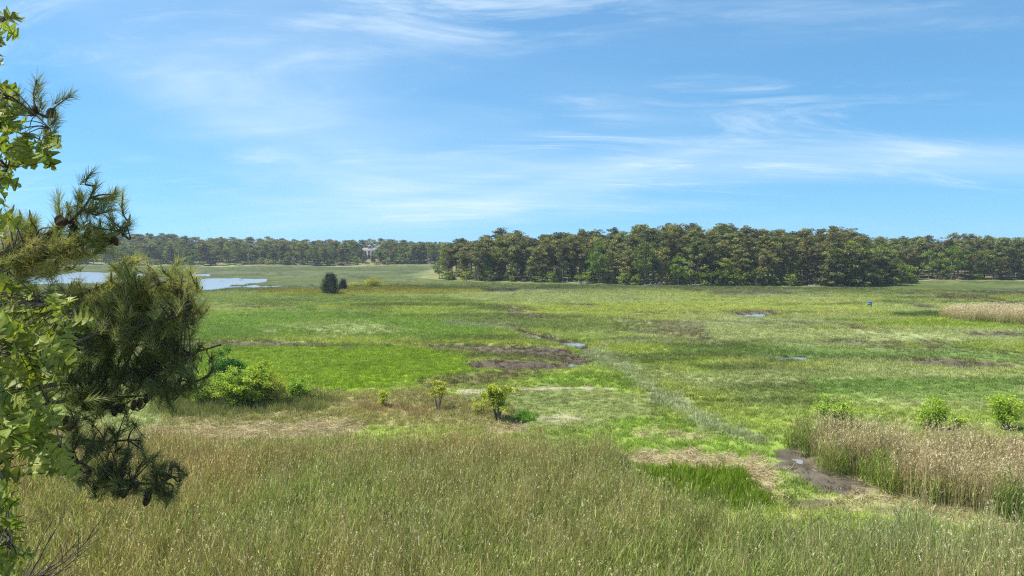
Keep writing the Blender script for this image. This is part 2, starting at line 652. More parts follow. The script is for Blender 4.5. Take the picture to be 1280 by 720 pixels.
# (kind, points, colour, opts)
ZONES = [
    # far flats and yellow strip round the cedars
    ('p', [(0, 330), (1280, 330), (1280, 341), (900, 343), (540, 348), (400, 358), (230, 366), (0, 372)], (0.17, 0.225, 0.10), dict(a=.45, e=8)),
    ('p', [(330, 362), (400, 359), (450, 356), (490, 356), (530, 361), (650, 363), (560, 368), (400, 369), (320, 367)], (0.25, 0.25, 0.03), dict(a=.9, e=5)),
    ('p', [(250, 372), (480, 370), (560, 376), (430, 382), (250, 384)], (0.16, 0.23, 0.05), dict(a=.6, e=10)),
    ('p', [(540, 349), (900, 357), (1110, 358), (1280, 352), (1280, 357), (1100, 363), (700, 360), (540, 356)], (0.19, 0.26, 0.07), dict(a=.7, e=6)),
    # sage, yellow and deep green drifts
    ('p', [(560, 368), (760, 366), (900, 372), (820, 382), (640, 380)], SAGE, dict(a=.8, e=14)),
    ('p', [(640, 382), (900, 376), (1100, 372), (1090, 388), (900, 396), (700, 395)], YELLOW, dict(a=.55, e=16)),
    ('p', [(560, 400), (760, 398), (840, 410), (740, 416), (660, 410)], DEEP, dict(a=.6, e=10)),
    ('p', [(1110, 391), (1190, 389), (1200, 396), (1120, 397)], (0.06, 0.105, 0.018), dict(a=.95, e=5)),
    ('p', [(1040, 400), (1280, 404), (1280, 411), (1120, 408)], BRIGHT, dict(a=.7, e=8)),
    ('p', [(900, 410), (1280, 412), (1280, 428), (1050, 424), (880, 430)], SAGE, dict(a=.85, e=14)),
    ('p', [(820, 436), (1060, 432), (1280, 440), (1280, 452), (960, 448)], (0.14, 0.24, 0.05), dict(a=.6, e=12)),
    ('p', [(1000, 470), (1280, 474), (1280, 505), (1040, 496)], (0.15, 0.26, 0.045), dict(a=.6, e=14)),
    ('p', [(830, 470), (1000, 462), (1280, 462), (1280, 470), (1000, 476), (860, 486)], SAGE, dict(a=.6, e=12)),
    ('p', [(240, 392), (420, 388), (600, 402), (640, 418), (560, 424), (400, 420), (240, 425)], (0.145, 0.255, 0.035), dict(a=.7, e=12)),
    ('p', [(330, 405), (450, 400), (520, 415), (430, 420)], SAGE, dict(a=.6, e=10)),
    # the bright meadow
    ('p', [(230, 437), (330, 432), (450, 434), (540, 436), (580, 446), (612, 458), (590, 468), (530, 478), (470, 487), (430, 491), (395, 488), (340, 476), (220, 466)], BRIGHT, dict(a=.94, e=9, w=17, h=.8, d=1.3)),
    ('p', [(660, 470), (740, 466), (800, 472), (830, 486), (760, 490), (680, 480)], (0.19, 0.285, 0.04), dict(a=.85, e=7, h=1.2)),
    # low salt meadow of short turf in the middle
    ('p', [(560, 486), (700, 482), (800, 492), (820, 520), (740, 540), (640, 530), (580, 500)], (0.21, 0.25, 0.085), dict(a=.8, e=10, h=.45)),
    # mud with stubble
    ('p', [(270, 426), (400, 428), (430, 432), (330, 433), (260, 432)], MUD, dict(a=.95, e=3, d=.25, h=.8, wet=.3, dz=-.06)),
    ('p', [(470, 428), (560, 430), (620, 431), (690, 432), (720, 440), (740, 452), (720, 458), (690, 448), (600, 440), (540, 434)], MUD, dict(a=1, e=5, w=7, d=.3, h=1, wet=.4, dz=-.10)),
    ('p', [(575, 452), (650, 449), (715, 455), (712, 461), (650, 462), (590, 460)], (0.10, 0.078, 0.05), dict(a=1, e=4, w=5, d=.2, h=.7, wet=.4, dz=-.05)),
    ('p', [(520, 474), (570, 466), (640, 462), (690, 464), (660, 472), (590, 482), (540, 486)], (0.12, 0.10, 0.05), dict(a=.75, e=6, w=8, d=.5, h=1)),
    ('p', [(1095, 450), (1170, 447), (1270, 455), (1270, 460), (1160, 457)], MUD, dict(a=1, e=3, w=5, d=.2, wet=.4, dz=-.05)),
    ('p', [(1020, 426), (1060, 425), (1085, 428), (1030, 429)], MUD, dict(a=.9, e=3, w=4, d=.25, wet=.4)),
    ('p', [(905, 390), (950, 387), (990, 391), (960, 396), (910, 394)], MUD, dict(a=.8, e=4, w=4, d=.3, wet=.4, dz=-.04)),
    ('p', [(600, 362), (650, 361), (645, 364), (605, 364)], (0.05, 0.048, 0.035), dict(a=1, e=2, w=2, d=.1, wet=.5, dz=-.05)),
    ('p', [(700, 380), (752, 380), (748, 383), (705, 383)], MUD, dict(a=.85, e=3, w=3, d=.2)),
    ('p', [(1200, 415), (1280, 416), (1280, 420), (1215, 419)], MUD, dict(a=.95, e=3, w=3, d=.2, wet=.5)),
    ('p', [(1130, 380), (1160, 382), (1180, 386), (1150, 385)], (0.10, 0.10, 0.07), dict(a=.8, e=3, w=3, d=.3)),
    # bare sandy streaks
    ('p', [(565, 488), (640, 485), (740, 483), (770, 485), (700, 487), (620, 489), (580, 492)], SAND, dict(a=.85, e=3, w=4, d=.25, h=.5)),
    ('p', [(650, 520), (700, 517), (735, 523), (690, 528)], SAND, dict(a=.5, e=7, w=9, d=.6, h=.5)),
    ('p', [(600, 534), (650, 531), (660, 538), (620, 543)], TAN, dict(a=.9, e=4, w=8, d=.5, k=1)),
    ('p', [(325, 412), (350, 413), (345, 418), (330, 416)], SAND, dict(a=.8, e=2, w=2, d=.2)),
    # rough bank with wrack
    ('p', [(200, 492), (330, 488), (430, 492), (520, 488), (600, 500), (660, 520), (640, 534), (520, 532), (420, 535), (200, 535)], (0.31, 0.285, 0.115), dict(a=.85, e=6, w=13, h=1.2, d=1.2, k=.35)),
    ('p', [(190, 488), (300, 486), (395, 490), (420, 502), (390, 514), (300, 522), (190, 522)], (0.20, 0.23, 0.075), dict(a=.8, e=6, w=8, h=2.4, d=1.5)),
    ('p', [(430, 500), (500, 504), (560, 512), (520, 520), (450, 516)], (0.30, 0.225, 0.115), dict(a=.7, e=8, w=12, h=1.2)),
    ('p', [(180, 534), (300, 532), (430, 528), (470, 534), (440, 545), (300, 552), (180, 552)], TAN, dict(a=.9, e=6, w=15, d=.8, h=.6, k=1)),
    ('p', [(640, 516), (668, 517), (670, 525), (640, 526)], (0.10, 0.24, 0.015), dict(a=.95, e=4, w=4, h=1.5, d=1.4)),
    # short turf left of the creek mouth
    ('p', [(720, 535), (800, 520), (900, 525), (985, 552), (1000, 560), (960, 575), (800, 570), (700, 556), (640, 545)], (0.20, 0.30, 0.045), dict(a=.85, e=8, w=9, h=.8, d=1.2)),
    ('p', [(760, 535), (830, 538), (900, 545), (880, 550), (800, 546)], TAN, dict(a=.55, e=9, w=16, d=.8, k=.5)),
    ('p', [(770, 566), (860, 562), (940, 572), (968, 585), (975, 610), (960, 628), (940, 610), (920, 592), (840, 584), (780, 580)], TAN, dict(a=.9, e=7, w=16, d=.8, h=.55, k=1)),
    ('p', [(785, 583), (850, 588), (925, 590), (945, 604), (968, 632), (930, 640), (870, 632), (800, 618)], (0.155, 0.235, 0.018), dict(a=1, e=5, w=8, h=2.1, d=1.6)),
    ('p', [(975, 600), (1010, 600), (1020, 615), (990, 625)], (0.17, 0.24, 0.05), dict(a=.8, e=7, w=6, h=1.3)),
    ('p', [(985, 528), (1015, 520), (1015, 545), (995, 552)], STRAW, dict(a=.7, e=6, w=6)),
    # creek mouth: wet mud and wrack
    ('p', [(968, 562), (1000, 556), (1012, 572), (1040, 585), (1075, 598), (1100, 610), (1080, 622), (1040, 618), (1005, 600), (975, 582)], (0.125, 0.104, 0.072), dict(a=1, e=6, w=11, d=.16, h=.7, k=.12, wet=.75, dz=-.05)),
    ('p', [(1060, 612), (1110, 604), (1180, 628), (1280, 652), (1280, 668), (1160, 648), (1080, 636), (1020, 640), (1000, 628)], TAN, dict(a=.62, e=7, w=15, d=.8, h=.8, k=.4)),
    ('p', [(975, 624), (1040, 622), (1050, 634), (990, 638)], MUD, dict(a=.8, e=4, w=7, d=.3)),
    # reed ground
    ('p', [(-400, 560), (150, 572), (520, 570), (700, 584), (780, 600), (826, 640), (900, 660), (980, 676), (1060, 664), (1140, 668), (1280, 690), (1700, 700), (1700, 2000), (-400, 2000)], (0.16, 0.14, 0.06), dict(a=.9, e=8, d=.5)),
]
LINES = [
    # the old creek, grown over with pale grass, and its open head
    ([(735, 436, 9), (752, 447, 12), (790, 462, 16), (808, 482, 15), (850, 505, 14), (900, 535, 18), (960, 555, 10)], PALE, dict(a=.78, e=11, w=14, h=1.25)),
    ([(560, 403, 5), (610, 407, 6), (640, 411, 6), (655, 417, 5)], (0.25, 0.28, 0.17), dict(a=.8, e=5, w=4)),
    ([(585, 404, 2), (622, 404.5, 4), (645, 409, 4), (655, 415, 6), (672, 420, 9), (694, 425, 7), (722, 430, 13), (735, 438, 7)], (0.10, 0.085, 0.055), dict(a=1, e=4, w=4, d=.25, h=1.3, wet=.5, dz=-.10)),
    ([(654, 417.5, 1.5), (672, 420.5, 3.5)], (0.05, 0.05, 0.045), dict(a=1, e=2, w=1, d=0, dz=-.3)),
    ([(704, 428, 2.5), (728, 431, 7)], (0.05, 0.05, 0.045), dict(a=1, e=3, w=2, d=0, dz=-.35)),
    ([(975, 563, 8), (1000, 574, 8), (1015, 582, 5), (1050, 598, 4)], (0.10, 0.08, 0.05), dict(a=1, e=4, w=6, d=0, wet=1, dz=-.06)),
    ([(965, 448, 4), (1000, 447.5, 9), (1015, 447.5, 4)], (0.10, 0.10, 0.08), dict(a=1, e=3, w=2, d=0, wet=.8, dz=-.22)),
    ([(920, 394.3, 4), (950, 394, 9)], (0.10, 0.10, 0.08), dict(a=1, e=2, w=1, d=0, dz=-.2)),
    ([(960, 382, 1), (1050, 381, 2), (1100, 377, 2), (1280, 378, 2)], (0.08, 0.12, 0.04), dict(a=.6, e=4, w=4)),
    ([(880, 402, 2), (1000, 405, 3), (1100, 408, 2)], (0.11, 0.10, 0.06), dict(a=.5, e=4, w=5)),
    ([(780, 424, 2), (900, 428, 3), (990, 424, 2)], (0.11, 0.12, 0.06), dict(a=.5, e=5, w=6)),
]
PONDS = [
    [(222, 352), (262, 348.5), (300, 347.6), (334, 348), (332, 352), (300, 354), (330, 357.3), (362, 357), (300, 360), (262, 362.5), (226, 361)],
    [(30, 347), (70, 343), (112, 339.5), (150, 340), (180, 343), (150, 346), (178, 349), (150, 352), (100, 353), (40, 354)],
    [(180, 346.2), (215, 346.6), (240, 348), (205, 350), (180, 349)],
    [(232, 342.6), (262, 342.6), (262, 344.2), (234, 344)],
    [(-120, 352), (-60, 346), (10, 345), (20, 352), (-40, 358)],
]
ISLES = [[(290, 355.0), (308, 354.4), (318, 355.6), (308, 357.4), (288, 357.2)], [(265, 350.4), (285, 349.9), (283, 351.4), (268, 351.6)],
         [(80, 348), (100, 346.6), (122, 348.2), (100, 349.6)], [(130, 343.6), (158, 343.4), (150, 345.2)], [(296, 349.3), (303, 348.8), (308, 349.5), (300, 350)]]


def paint(x, y):
    """returns dict of fields on the marsh for plan positions x, y"""
    u, v = project(x, y, np.zeros_like(x))
    r = np.hypot(x, y)
    n_big = fbm(x / 26, y / 26, 3, 4)
    n_mid = fbm(x / 8.5, y / 8.5, 11, 4)
    n_sm = fbm(x / 2.2, y / 2.2, 23, 3)
    nf = fbm(u / 16, v / 5, 31, 3) - 0.5
    nf2 = fbm(x / 1.1, y / 1.1, 37, 3) - 0.5
    c = np.zeros((len(x), 3))
    c[:] = GREEN

    def lay(col, m):
        c[:] = c * (1 - m[:, None]) + np.array(col) * m[:, None]
    lay(SAGE, sm(0.46, 0.62, n_big) * 0.85)
    lay(YELLOW, sm(0.50, 0.66, n_mid) * 0.6)
    lay(DEEP, sm(0.53, 0.66, fbm(x / 6 + 40, y / 11, 51, 4)) * 0.55)
    lay(STRAW, sm(0.60, 0.74, n_sm) * 0.35)
    st1, st2 = fbm(x / 17 + 3, y / 5.5, 91, 4), fbm(x / 24 - 7, y / 8 + 5, 97, 4)
    lay((0.085, 0.115, 0.03), sm(0.57, 0.68, st1) * 0.7)
    lay((0.31, 0.34, 0.17), sm(0.58, 0.70, st2) * 0.75)
    dens = np.ones(len(x))
    hgt = 0.75 + 0.5 * sm(0.3, 0.7, n_mid)
    dz = (n_mid - 0.5) * 0.10 + (n_sm - 0.5) * 0.06
    wet = np.zeros(len(x))
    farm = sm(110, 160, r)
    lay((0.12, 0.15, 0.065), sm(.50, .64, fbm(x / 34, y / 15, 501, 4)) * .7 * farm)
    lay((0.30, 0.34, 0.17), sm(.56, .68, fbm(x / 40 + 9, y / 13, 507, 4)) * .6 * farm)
    # thin drain lines and wrack lines
    k1 = fbm(x / 14 + 11, y / 8, 401, 4)
    line = (1 - sm(.0, .018, np.abs(k1 - .5))) * sm(.42, .55, fbm(x / 20, y / 20, 409, 3)) * sm(34, 46, r)
    lay((0.075, 0.075, 0.035), line * .75)
    dens *= 1 - .6 * line
    dz = dz - .10 * line
    k2 = fbm(x / 12 - 5, y / 7 + 9, 421, 4)
    pale = (1 - sm(.0, .012, np.abs(k2 - .48))) * sm(.45, .58, fbm(x / 16 + 4, y / 16, 427, 3)) * sm(34, 46, r)
    lay((0.42, 0.42, 0.26), pale * .6)
    wrk = pale * .25
    # scattered mud pans that the outlines do not name
    pan = sm(0.635, 0.70, fbm(x / 9, y / 15, 77, 4)) * sm(40, 60, r)
    lay(MUD, pan * 0.75)
    dens *= 1 - 0.7 * pan
    zones = [(poly_sd(u, v, p), col, o) for k, p, col, o in ZONES] + [(line_sd(u, v, p), col, o) for p, col, o in LINES]
    for sd, col, o in zones:
        e, w = o.get('e', 6), o.get('w', o.get('e', 6))
        s = sd + nf * w * 2.4 + nf2 * w * 1.2
        m = 1 - sm(-e, e, s)
        mc = m * o.get('a', 1)
        lay(col, mc)
        dens = dens * (1 - m) + m * o.get('d', 1.0) * np.where(o.get('d', None) is None, dens, 1)
        hgt = hgt * (1 - m) + m * o['h'] * (0.8 + 0.4 * n_sm) if 'h' in o else hgt
        dz = dz + m * o.get('dz', 0)
        wrk = wrk * (1 - m) + m * o.get('k', 0)
        wet = np.maximum(wet * (1 - m * (1 - o.get('wet', 0))), m * o.get('wet', 0))
    dz = dz + sm(.2, .6, wet) * (fbm(x / .55, y / .55, 431, 3) - .5) * .14
    pond = np.full(len(x), 1e9)
    for p in PONDS:
        pond = np.minimum(pond, poly_sd(u, v, p))
    for p in ISLES:
        pond = np.maximum(pond, -poly_sd(u, v, p))
    pond = pond + nf * 9
    m = 1 - sm(-2.5, 2.5, pond)
    dz = dz - 0.45 * m
    dens *= 1 - m
    lay((0.07, 0.07, 0.055), (1 - sm(-2, 4, pond)) * .9)
    mot = fbm(x / 1.3, y / 1.3, 441, 3) * .55 + fbm(x / 3.6, y / 2.4, 447, 3) * .45
    c[:] *= (0.70 + 0.60 * mot)[:, None]
    hgt = hgt * (0.75 + 0.5 * mot)
    # woodland floor, sandy bank, slope under the camera
    inn = sm(-34, -20, x)
    wood = np.maximum(sm(-1, 5, y - shore(x)) * inn, sm(341, 346, y) * (1 - inn))
    bank = np.maximum(sm(-4, 0, y - shore(x)) * inn, sm(333, 339, y) * (1 - inn)) * (1 - wood)
    lay((0.19, 0.175, 0.085), wood * (0.5 + 0.5 * sm(.35, .6, n_mid)))
    lay((0.36, 0.31, 0.19), bank * sm(0.40, 0.60, n_mid) * 0.9)
    lay((0.40, 0.34, 0.22), wood * sm(346, 341, y) * (1 - inn) * sm(.45, .6, n_mid))
    dens *= 1 - wood
    slope = 1 - sm(13, 16, r)
    lay(LITTER, slope)
    dens *= 1 - sm(-16, -12, -r)
    c[:] *= 1.0 - 0.55 * (sm(125, 172, r) * (1 - wood) * (1 - bank))[:, None]  # far ground painted darker, standing in for self-shade of the grass left out
    return dict(wrk=wrk * (1 - slope) * (1 - wood), veg=c, dens=dens, hgt=hgt, dz=dz * (1 - wood) * (1 - slope), wet=wet * (1 - wood), u=u, v=v, r=r, nm=n_mid, ns=n_sm)


def terrain(x, y):
    x, y = np.atleast_1d(np.asarray(x, float)), np.atleast_1d(np.asarray(y, float))
    return base_height(x, y) + paint(x, y)['dz']


def build_ground():
    fine = np.radians(np.linspace(-46, 46, 600))
    coarse = np.radians(np.linspace(46, 314, 41)[1:-1])
    ang = np.concatenate([fine, coarse])
    # rows: one or so per image row on the marsh, wide apart beyond
    d_rows = np.linspace(425, 17, 470)
    rr = np.concatenate([[0.6, 1.5, 3, 4.5, 6, 7.5, 9, 10.5, 12, 13.5, 15, 16.5], FPX * CAM_Z / d_rows, [460, 490, 530, 600, 700, 850, 1050, 1300, 1500]])
    rr = np.unique(np.round(rr, 4))
    A, Rr = np.meshgrid(ang, rr)
    x, y = (np.sin(A) * Rr).ravel(), (np.cos(A) * Rr).ravel()
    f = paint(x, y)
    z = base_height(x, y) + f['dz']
    na, nr = len(ang), len(rr)
    V = np.stack([x, y, z], 1)
    V = np.vstack([V, [[0, 0, 5.3]]])
    i = np.arange(nr - 1)[:, None] * na
    j = np.arange(na)[None, :]
    j2 = (j + 1) % na
    q = np.stack([i + j, i + na + j, i + na + j2, i + j2], -1).reshape(-1, 4)
    t = np.stack([np.full(na, len(V) - 1), np.arange(na), (np.arange(na) + 1) % na], 1)
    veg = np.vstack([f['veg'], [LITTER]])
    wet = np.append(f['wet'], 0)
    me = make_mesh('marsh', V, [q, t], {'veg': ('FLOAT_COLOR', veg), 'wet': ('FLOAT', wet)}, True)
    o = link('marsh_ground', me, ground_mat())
    tag(o, 'green tidal salt marsh flat with mud pans and low banks', kind='structure')
    # the strip of it that carries grass
    keep_r = np.where((rr > 20) & (rr < 175))[0]
    keep_a = np.arange(len(fine))
    idx = (keep_r[:, None] * na + keep_a[None, :])
    sub = idx.ravel()
    n2 = len(keep_a)
    i = np.arange(len(keep_r) - 1)[:, None] * n2
    j = np.arange(n2 - 1)[None, :]
    q2 = np.stack([i + j, i + n2 + j, i + n2 + j + 1, i + j + 1], -1).reshape(-1, 4)
    r = f['r'][sub]
    fall = np.where(r < 50, 1.0, (50 / r) ** 1.35)
    dens = f['dens'][sub] * fall * 15 * (1 - sm(150, 172, r)) * sm(19.5, 21, r)
    wsc = np.clip((r / 50) ** 0.75, 0.9, 2.3)
    hh = f['hgt'][sub]
    scl = np.stack([wsc, wsc, hh * np.clip((r / 60) ** 0.3, 0.9, 1.35)], 1)
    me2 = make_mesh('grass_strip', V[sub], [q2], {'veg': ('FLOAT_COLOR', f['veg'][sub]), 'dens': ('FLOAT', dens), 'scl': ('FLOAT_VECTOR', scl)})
    kd = f['wrk'][sub] * 9 * np.clip((45 / r), 0, 1) ** 1.3 * (1 - sm(110, 130, r)) * sm(20, 22, r)
    ones = np.ones(len(sub))
    ws = np.clip(r / 45, 1, 2)
    me3 = make_mesh('wrack_strip', V[sub] + [0, 0, .02], [q2[kd[q2].max(1) > .01]], {'veg': ('FLOAT_COLOR', np.ones((len(sub), 3))), 'dens': ('FLOAT', kd), 'scl': ('FLOAT_VECTOR', np.stack([ws, ws, ones], 1))})
    return o, me2, me3


ground, grass_me, wrack_me = build_ground()

# tide water: one level sheet that shows wherever the marsh dips below it
me = make_mesh('water', [(-260, 26, -.13), (110, 26, -.13), (110, 325, -.13), (-260, 325, -.13)], [[(0, 1, 2, 3)]])
tag(link('water', me, water_mat()), 'still pale blue tide water in the marsh ponds and creek', kind='structure')


# ------------------------------------------------------------------ scatter by geometry nodes (grass and reed only)
def scatter(obj, variants, seed, tilt=0.12, smin=0.75, smax=1.25, points=False):
    colx = bpy.data.collections.new(obj.name + '_kinds')
    for k, (me, mat) in enumerate(variants):
        if mat is not None:
            me.materials.append(mat)
        colx.objects.link(bpy.data.objects.new('%s_kind_%d' % (obj.name, k), me))
    ng = bpy.data.node_groups.new(obj.name + '_scatter', 'GeometryNodeTree')
    ng.interface.new_socket('Geometry', in_out='INPUT', socket_type='NodeSocketGeometry')
    ng.interface.new_socket('Geometry', in_out='OUTPUT', socket_type='NodeSocketGeometry')
    N, L = ng.nodes, ng.links
    gi, go = N.new('NodeGroupInput'), N.new('NodeGroupOutput')
    dp = N.new('GeometryNodeDistributePointsOnFaces')
    dp.distribute_method = 'RANDOM'
    dp.inputs['Seed'].default_value = seed
    da = N.new('GeometryNodeInputNamedAttribute')
    da.data_type = 'FLOAT'
    da.inputs['Name'].default_value = 'dens'
    L.new(gi.outputs[0], dp.inputs['Mesh'])
    L.new(da.outputs['Attribute'], dp.inputs['Density'])
    ci = N.new('GeometryNodeCollectionInfo')
    ci.inputs['Collection'].default_value = colx
    ci.inputs['Separate Children'].default_value = True
    ci.inputs['Reset Children'].default_value = True
    ip = N.new('GeometryNodeInstanceOnPoints')
    ip.inputs['Pick Instance'].default_value = True
    L.new(gi.outputs[0] if points else dp.outputs['Points'], ip.inputs['Points'])
    L.new(ci.outputs[0], ip.inputs['Instance'])
    ri = N.new('FunctionNodeRandomValue')
    ri.data_type = 'INT'
    ri.inputs['Min'].default_value if False else None
    for s in ri.inputs:
        if s.enabled and s.name == 'Min':
            s.default_value = 0
        if s.enabled and s.name == 'Max':
            s.default_value = len(variants) - 1
        if s.name == 'Seed':
            s.default_value = seed + 5
    L.new([s for s in ri.outputs if s.enabled][0], ip.inputs['Instance Index'])
    rv = N.new('FunctionNodeRandomValue')
    rv.data_type = 'FLOAT_VECTOR'
    e = [s for s in rv.inputs if s.enabled]
    e[0].default_value = (-tilt, -tilt, 0)
    e[1].default_value = (tilt, tilt, 6.283)
    rv.inputs['Seed'].default_value = seed + 9
    L.new([s for s in rv.outputs if s.enabled][0], ip.inputs['Rotation'])
    sa = N.new('GeometryNodeInputNamedAttribute')
    sa.data_type = 'FLOAT_VECTOR'
    sa.inputs['Name'].default_value = 'scl'
    rs = N.new('FunctionNodeRandomValue')
    rs.data_type = 'FLOAT'
    e = [s for s in rs.inputs if s.enabled]
    e[0].default_value, e[1].default_value = smin, smax
    vm = N.new('ShaderNodeVectorMath')
    vm.operation = 'SCALE'
    L.new(sa.outputs['Attribute'], vm.inputs[0])
    L.new([s for s in rs.outputs if s.enabled][0], vm.inputs['Scale'])
    L.new(vm.outputs[0], ip.inputs['Scale'])
    L.new(ip.outputs[0], go.inputs[0])
    md = obj.modifiers.new('scatter', 'NODES')
    md.node_group = ng


def tuft(seed, n=22, rad=0.20, h=0.26):
    rng = np.random.default_rng(seed)
    mb = MB()
    a = rng.uniform(0, 6.283, n)
    rr = rad * np.sqrt(rng.uniform(0, 1, n))
    B = np.stack([np.cos(a) * rr, np.sin(a) * rr, np.full(n, -0.02)], 1)
    D = rng.normal(size=(n, 3)) * [0.28, 0.28, 0] + [0, 0, 1]
    D /= np.linalg.norm(D, axis=1)[:, None]
    lean = rng.normal(size=2) * 0.06
    bend = np.stack([rng.normal(size=n) * .06 + lean[0], rng.normal(size=n) * .06 + lean[1], -rng.uniform(0, .06, n)], 1)
    mb.blades(B, D, h * rng.uniform(.55, 1.15, n), 0.022, bend, rng, rng.uniform(0, 1, n))
    return mb.mesh('grass_tuft')


g = link('marsh_grass', grass_me, M['grass'])
tag(g, 'short green and sage marsh grass covering the flats', 'marsh grass', kind='stuff')
scatter(g, [(tuft(s), M['grass']) for s in range(8)], 4)


def straw(seed, n=16):
    rng = np.random.default_rng(seed)
    mb = MB()
    B = rng.normal(size=(n, 3)) * [.14, .14, 0] + np.stack([0 * np.ones(n), 0 * np.ones(n), rng.uniform(.0, .07, n)], 1)
    a = rng.normal(size=n) * .8
    D = np.stack([np.cos(a), np.sin(a), rng.uniform(-.05, .28, n)], 1)
    D /= np.linalg.norm(D, axis=1)[:, None]
    mb.blades(B, D, rng.uniform(.15, .5, n), .013, rng.normal(size=(n, 3)) * .04, rng, rng.uniform(0, 1, n), 0)
    return mb.mesh('straw')


M['straw'] = instanced_veg('dry_straw', [(0, (0.27, 0.21, 0.11), (0.58, 0.50, 0.31))], 0.15)
g = link('straw_wrack', wrack_me, M['straw'])
tag(g, 'dry tan straw washed up in mats along the bank and creek mouth', 'straw', kind='stuff')
scatter(g, [(straw(s + 60), M['straw']) for s in range(6)], 14, .1)


# ------------------------------------------------------------------ reeds
def reed_clump(seed, n_dead, n_green, h_dead=1.55, h_green=1.05, rad=0.34, plume=0.4, psize=1.0):
    rng = np.random.default_rng(seed)
    mb = MB()
    for k in range(n_dead):
        a, q = rng.uniform(0, 6.283), rad * math.sqrt(rng.uniform())
        b = np.array([math.cos(a) * q, math.sin(a) * q, -.03])
        h = h_dead * rng.uniform(0.62, 1.12)
        ln = rng.normal(size=2) * 0.07
        t = np.linspace(0, 1, 4)
        P = b + np.stack([ln[0] * h * t + ln[0] * .6 * t * t, ln[1] * h * t + ln[1] * .6 * t * t, h * t], 1)
        v = rng.uniform()
        mb.tube(P, np.array([.0055, .005, .004, .0025]), 3, v, 0)
        m = rng.integers(1, 4)
        tt = rng.uniform(.35, .85, m)
        B = b + np.stack([ln[0] * h * tt, ln[1] * h * tt, h * tt], 1)
        D = rng.normal(size=(m, 3)) * [.32, .32, 0] + [0, 0, 1]
        D /= np.linalg.norm(D, axis=1)[:, None]
        mb.blades(B, D, rng.uniform(.15, .34, m), .012, rng.normal(size=(m, 3)) * [.03, .03, 0] - [0, 0, .02], rng, rng.uniform(0, 1, m), 0)
        if rng.uniform() < plume:
            s = rng.uniform(.3, .62) * psize
            m = 8
            tt = rng.uniform(0, 1, m)
            dirn = np.array([rng.normal() * .35, rng.normal() * .35, .9])
            B = P[-1] - [0, 0, .02] + tt[:, None] * dirn * .13 * s
            D = rng.normal(size=(m, 3)) * .45 + dirn + [ln[0] * 3, ln[1] * 3, 0]
            D /= np.linalg.norm(D, axis=1)[:, None]
            mb.blades(B, D, rng.uniform(.05, .11, m) * s, .02 * s + .003, np.zeros((m, 3)) - [0, 0, .01], rng, rng.uniform(0, 1, m), 2)
    for k in range(n_green):
        a, q = rng.uniform(0, 6.283), rad * math.sqrt(rng.uniform())
        b = np.array([math.cos(a) * q, math.sin(a) * q, -.03])
        h = h_green * rng.uniform(.55, 1.15)
        ln = rng.normal(size=2) * .05
        t = np.linspace(0, 1, 3)
        P = b + np.stack([ln[0] * h * t, ln[1] * h * t, h * t], 1)
        mb.tube(P, np.array([.006, .005, .002]), 3, rng.uniform(), 1)
        m = rng.integers(4, 7)
        tt = np.linspace(.25, .97, m)
        B = b + np.stack([ln[0] * h * tt, ln[1] * h * tt, h * tt], 1)
        az = rng.uniform(0, 6.283) + np.arange(m) * 3.14 + rng.normal(size=m) * .4
        D = np.stack([np.cos(az) * .30, np.sin(az) * .30, np.full(m, 1.0)], 1)
        D /= np.linalg.norm(D, axis=1)[:, None]
        bend = np.stack([np.cos(az) * .07, np.sin(az) * .07, -rng.uniform(.0, .12, m)], 1)
        mb.blades(B, D, rng.uniform(.22, .42, m), .017, bend, rng, rng.uniform(0, 1, m), 1)
    return mb.mesh('reed_clump')


def reed_tint(x, y):
    """drifts of older and fresher stems: a gentle change of hue over metres"""
    a, b = fbm(x / 5.5, y / 5.5, 301, 3)[:, None], fbm(x / 2.2, y / 2.2, 305, 3)[:, None]
    t = sm(.36, .64, a * .65 + b * .35)
    cool = (sm(3, 11, x) * (1 - sm(21, 24, y)))[:, None] * (1 - .6 * t)
    base = np.array([1.08, 0.99, 0.94]) * t + np.array([0.96, 1.0, 0.88]) * (1 - t)
    return base * (1 - cool) + np.array([0.88, 1.02, 1.0]) * cool


def grid_region(polys_world, step, dens_fn, tint=1.0):
    """a mesh of small quads over the inside of plan outlines, with density and scale fields"""
    P = [np.array(p) for p in polys_world]
    allp = np.vstack(P)
    x0, y0 = allp.min(0) - step
    x1, y1 = allp.max(0) + step
    xs, ys = np.arange(x0, x1, step), np.arange(y0, y1, step)
    X, Y = np.meshgrid(xs, ys)
    x, y = X.ravel(), Y.ravel()
    ins = np.zeros(len(x), bool)
    xw = x + (fbm(x / 1.6, y / 1.6, 5, 3) - .5) * 2.0
    yw = y + (fbm(x / 1.6, y / 1.6, 8, 3) - .5) * 2.4
    for p in P:
        w = np.zeros(len(x), bool)
        for i in range(len(p)):
            a, b = p[i], p[(i + 1) % len(p)]
            if a[1] != b[1]:
                w ^= ((a[1] > yw) != (b[1] > yw)) & (xw < (b[0] - a[0]) * (yw - a[1]) / (b[1] - a[1]) + a[0])
        ins |= w
    z = base_height(x, y) - 0.02
    d, s = dens_fn(x, y)
    d = d * ins
    nx = len(xs)
    i = np.arange(len(ys) - 1)[:, None] * nx
    j = np.arange(nx - 1)[None, :]
    q = np.stack([i + j, i + j + 1, i + nx + j + 1, i + nx + j], -1).reshape(-1, 4)
    keep = ins[q].any(1)
    return make_mesh('reed_region', np.stack([x, y, z], 1), [q[keep]],
                     {'dens': ('FLOAT', d), 'scl': ('FLOAT_VECTOR', s), 'veg': ('FLOAT_COLOR', 1 + (reed_tint(x, y) - 1) * tint)})


def plan(pts):
    return [tuple(gp(*p)[:2]) for p in pts]


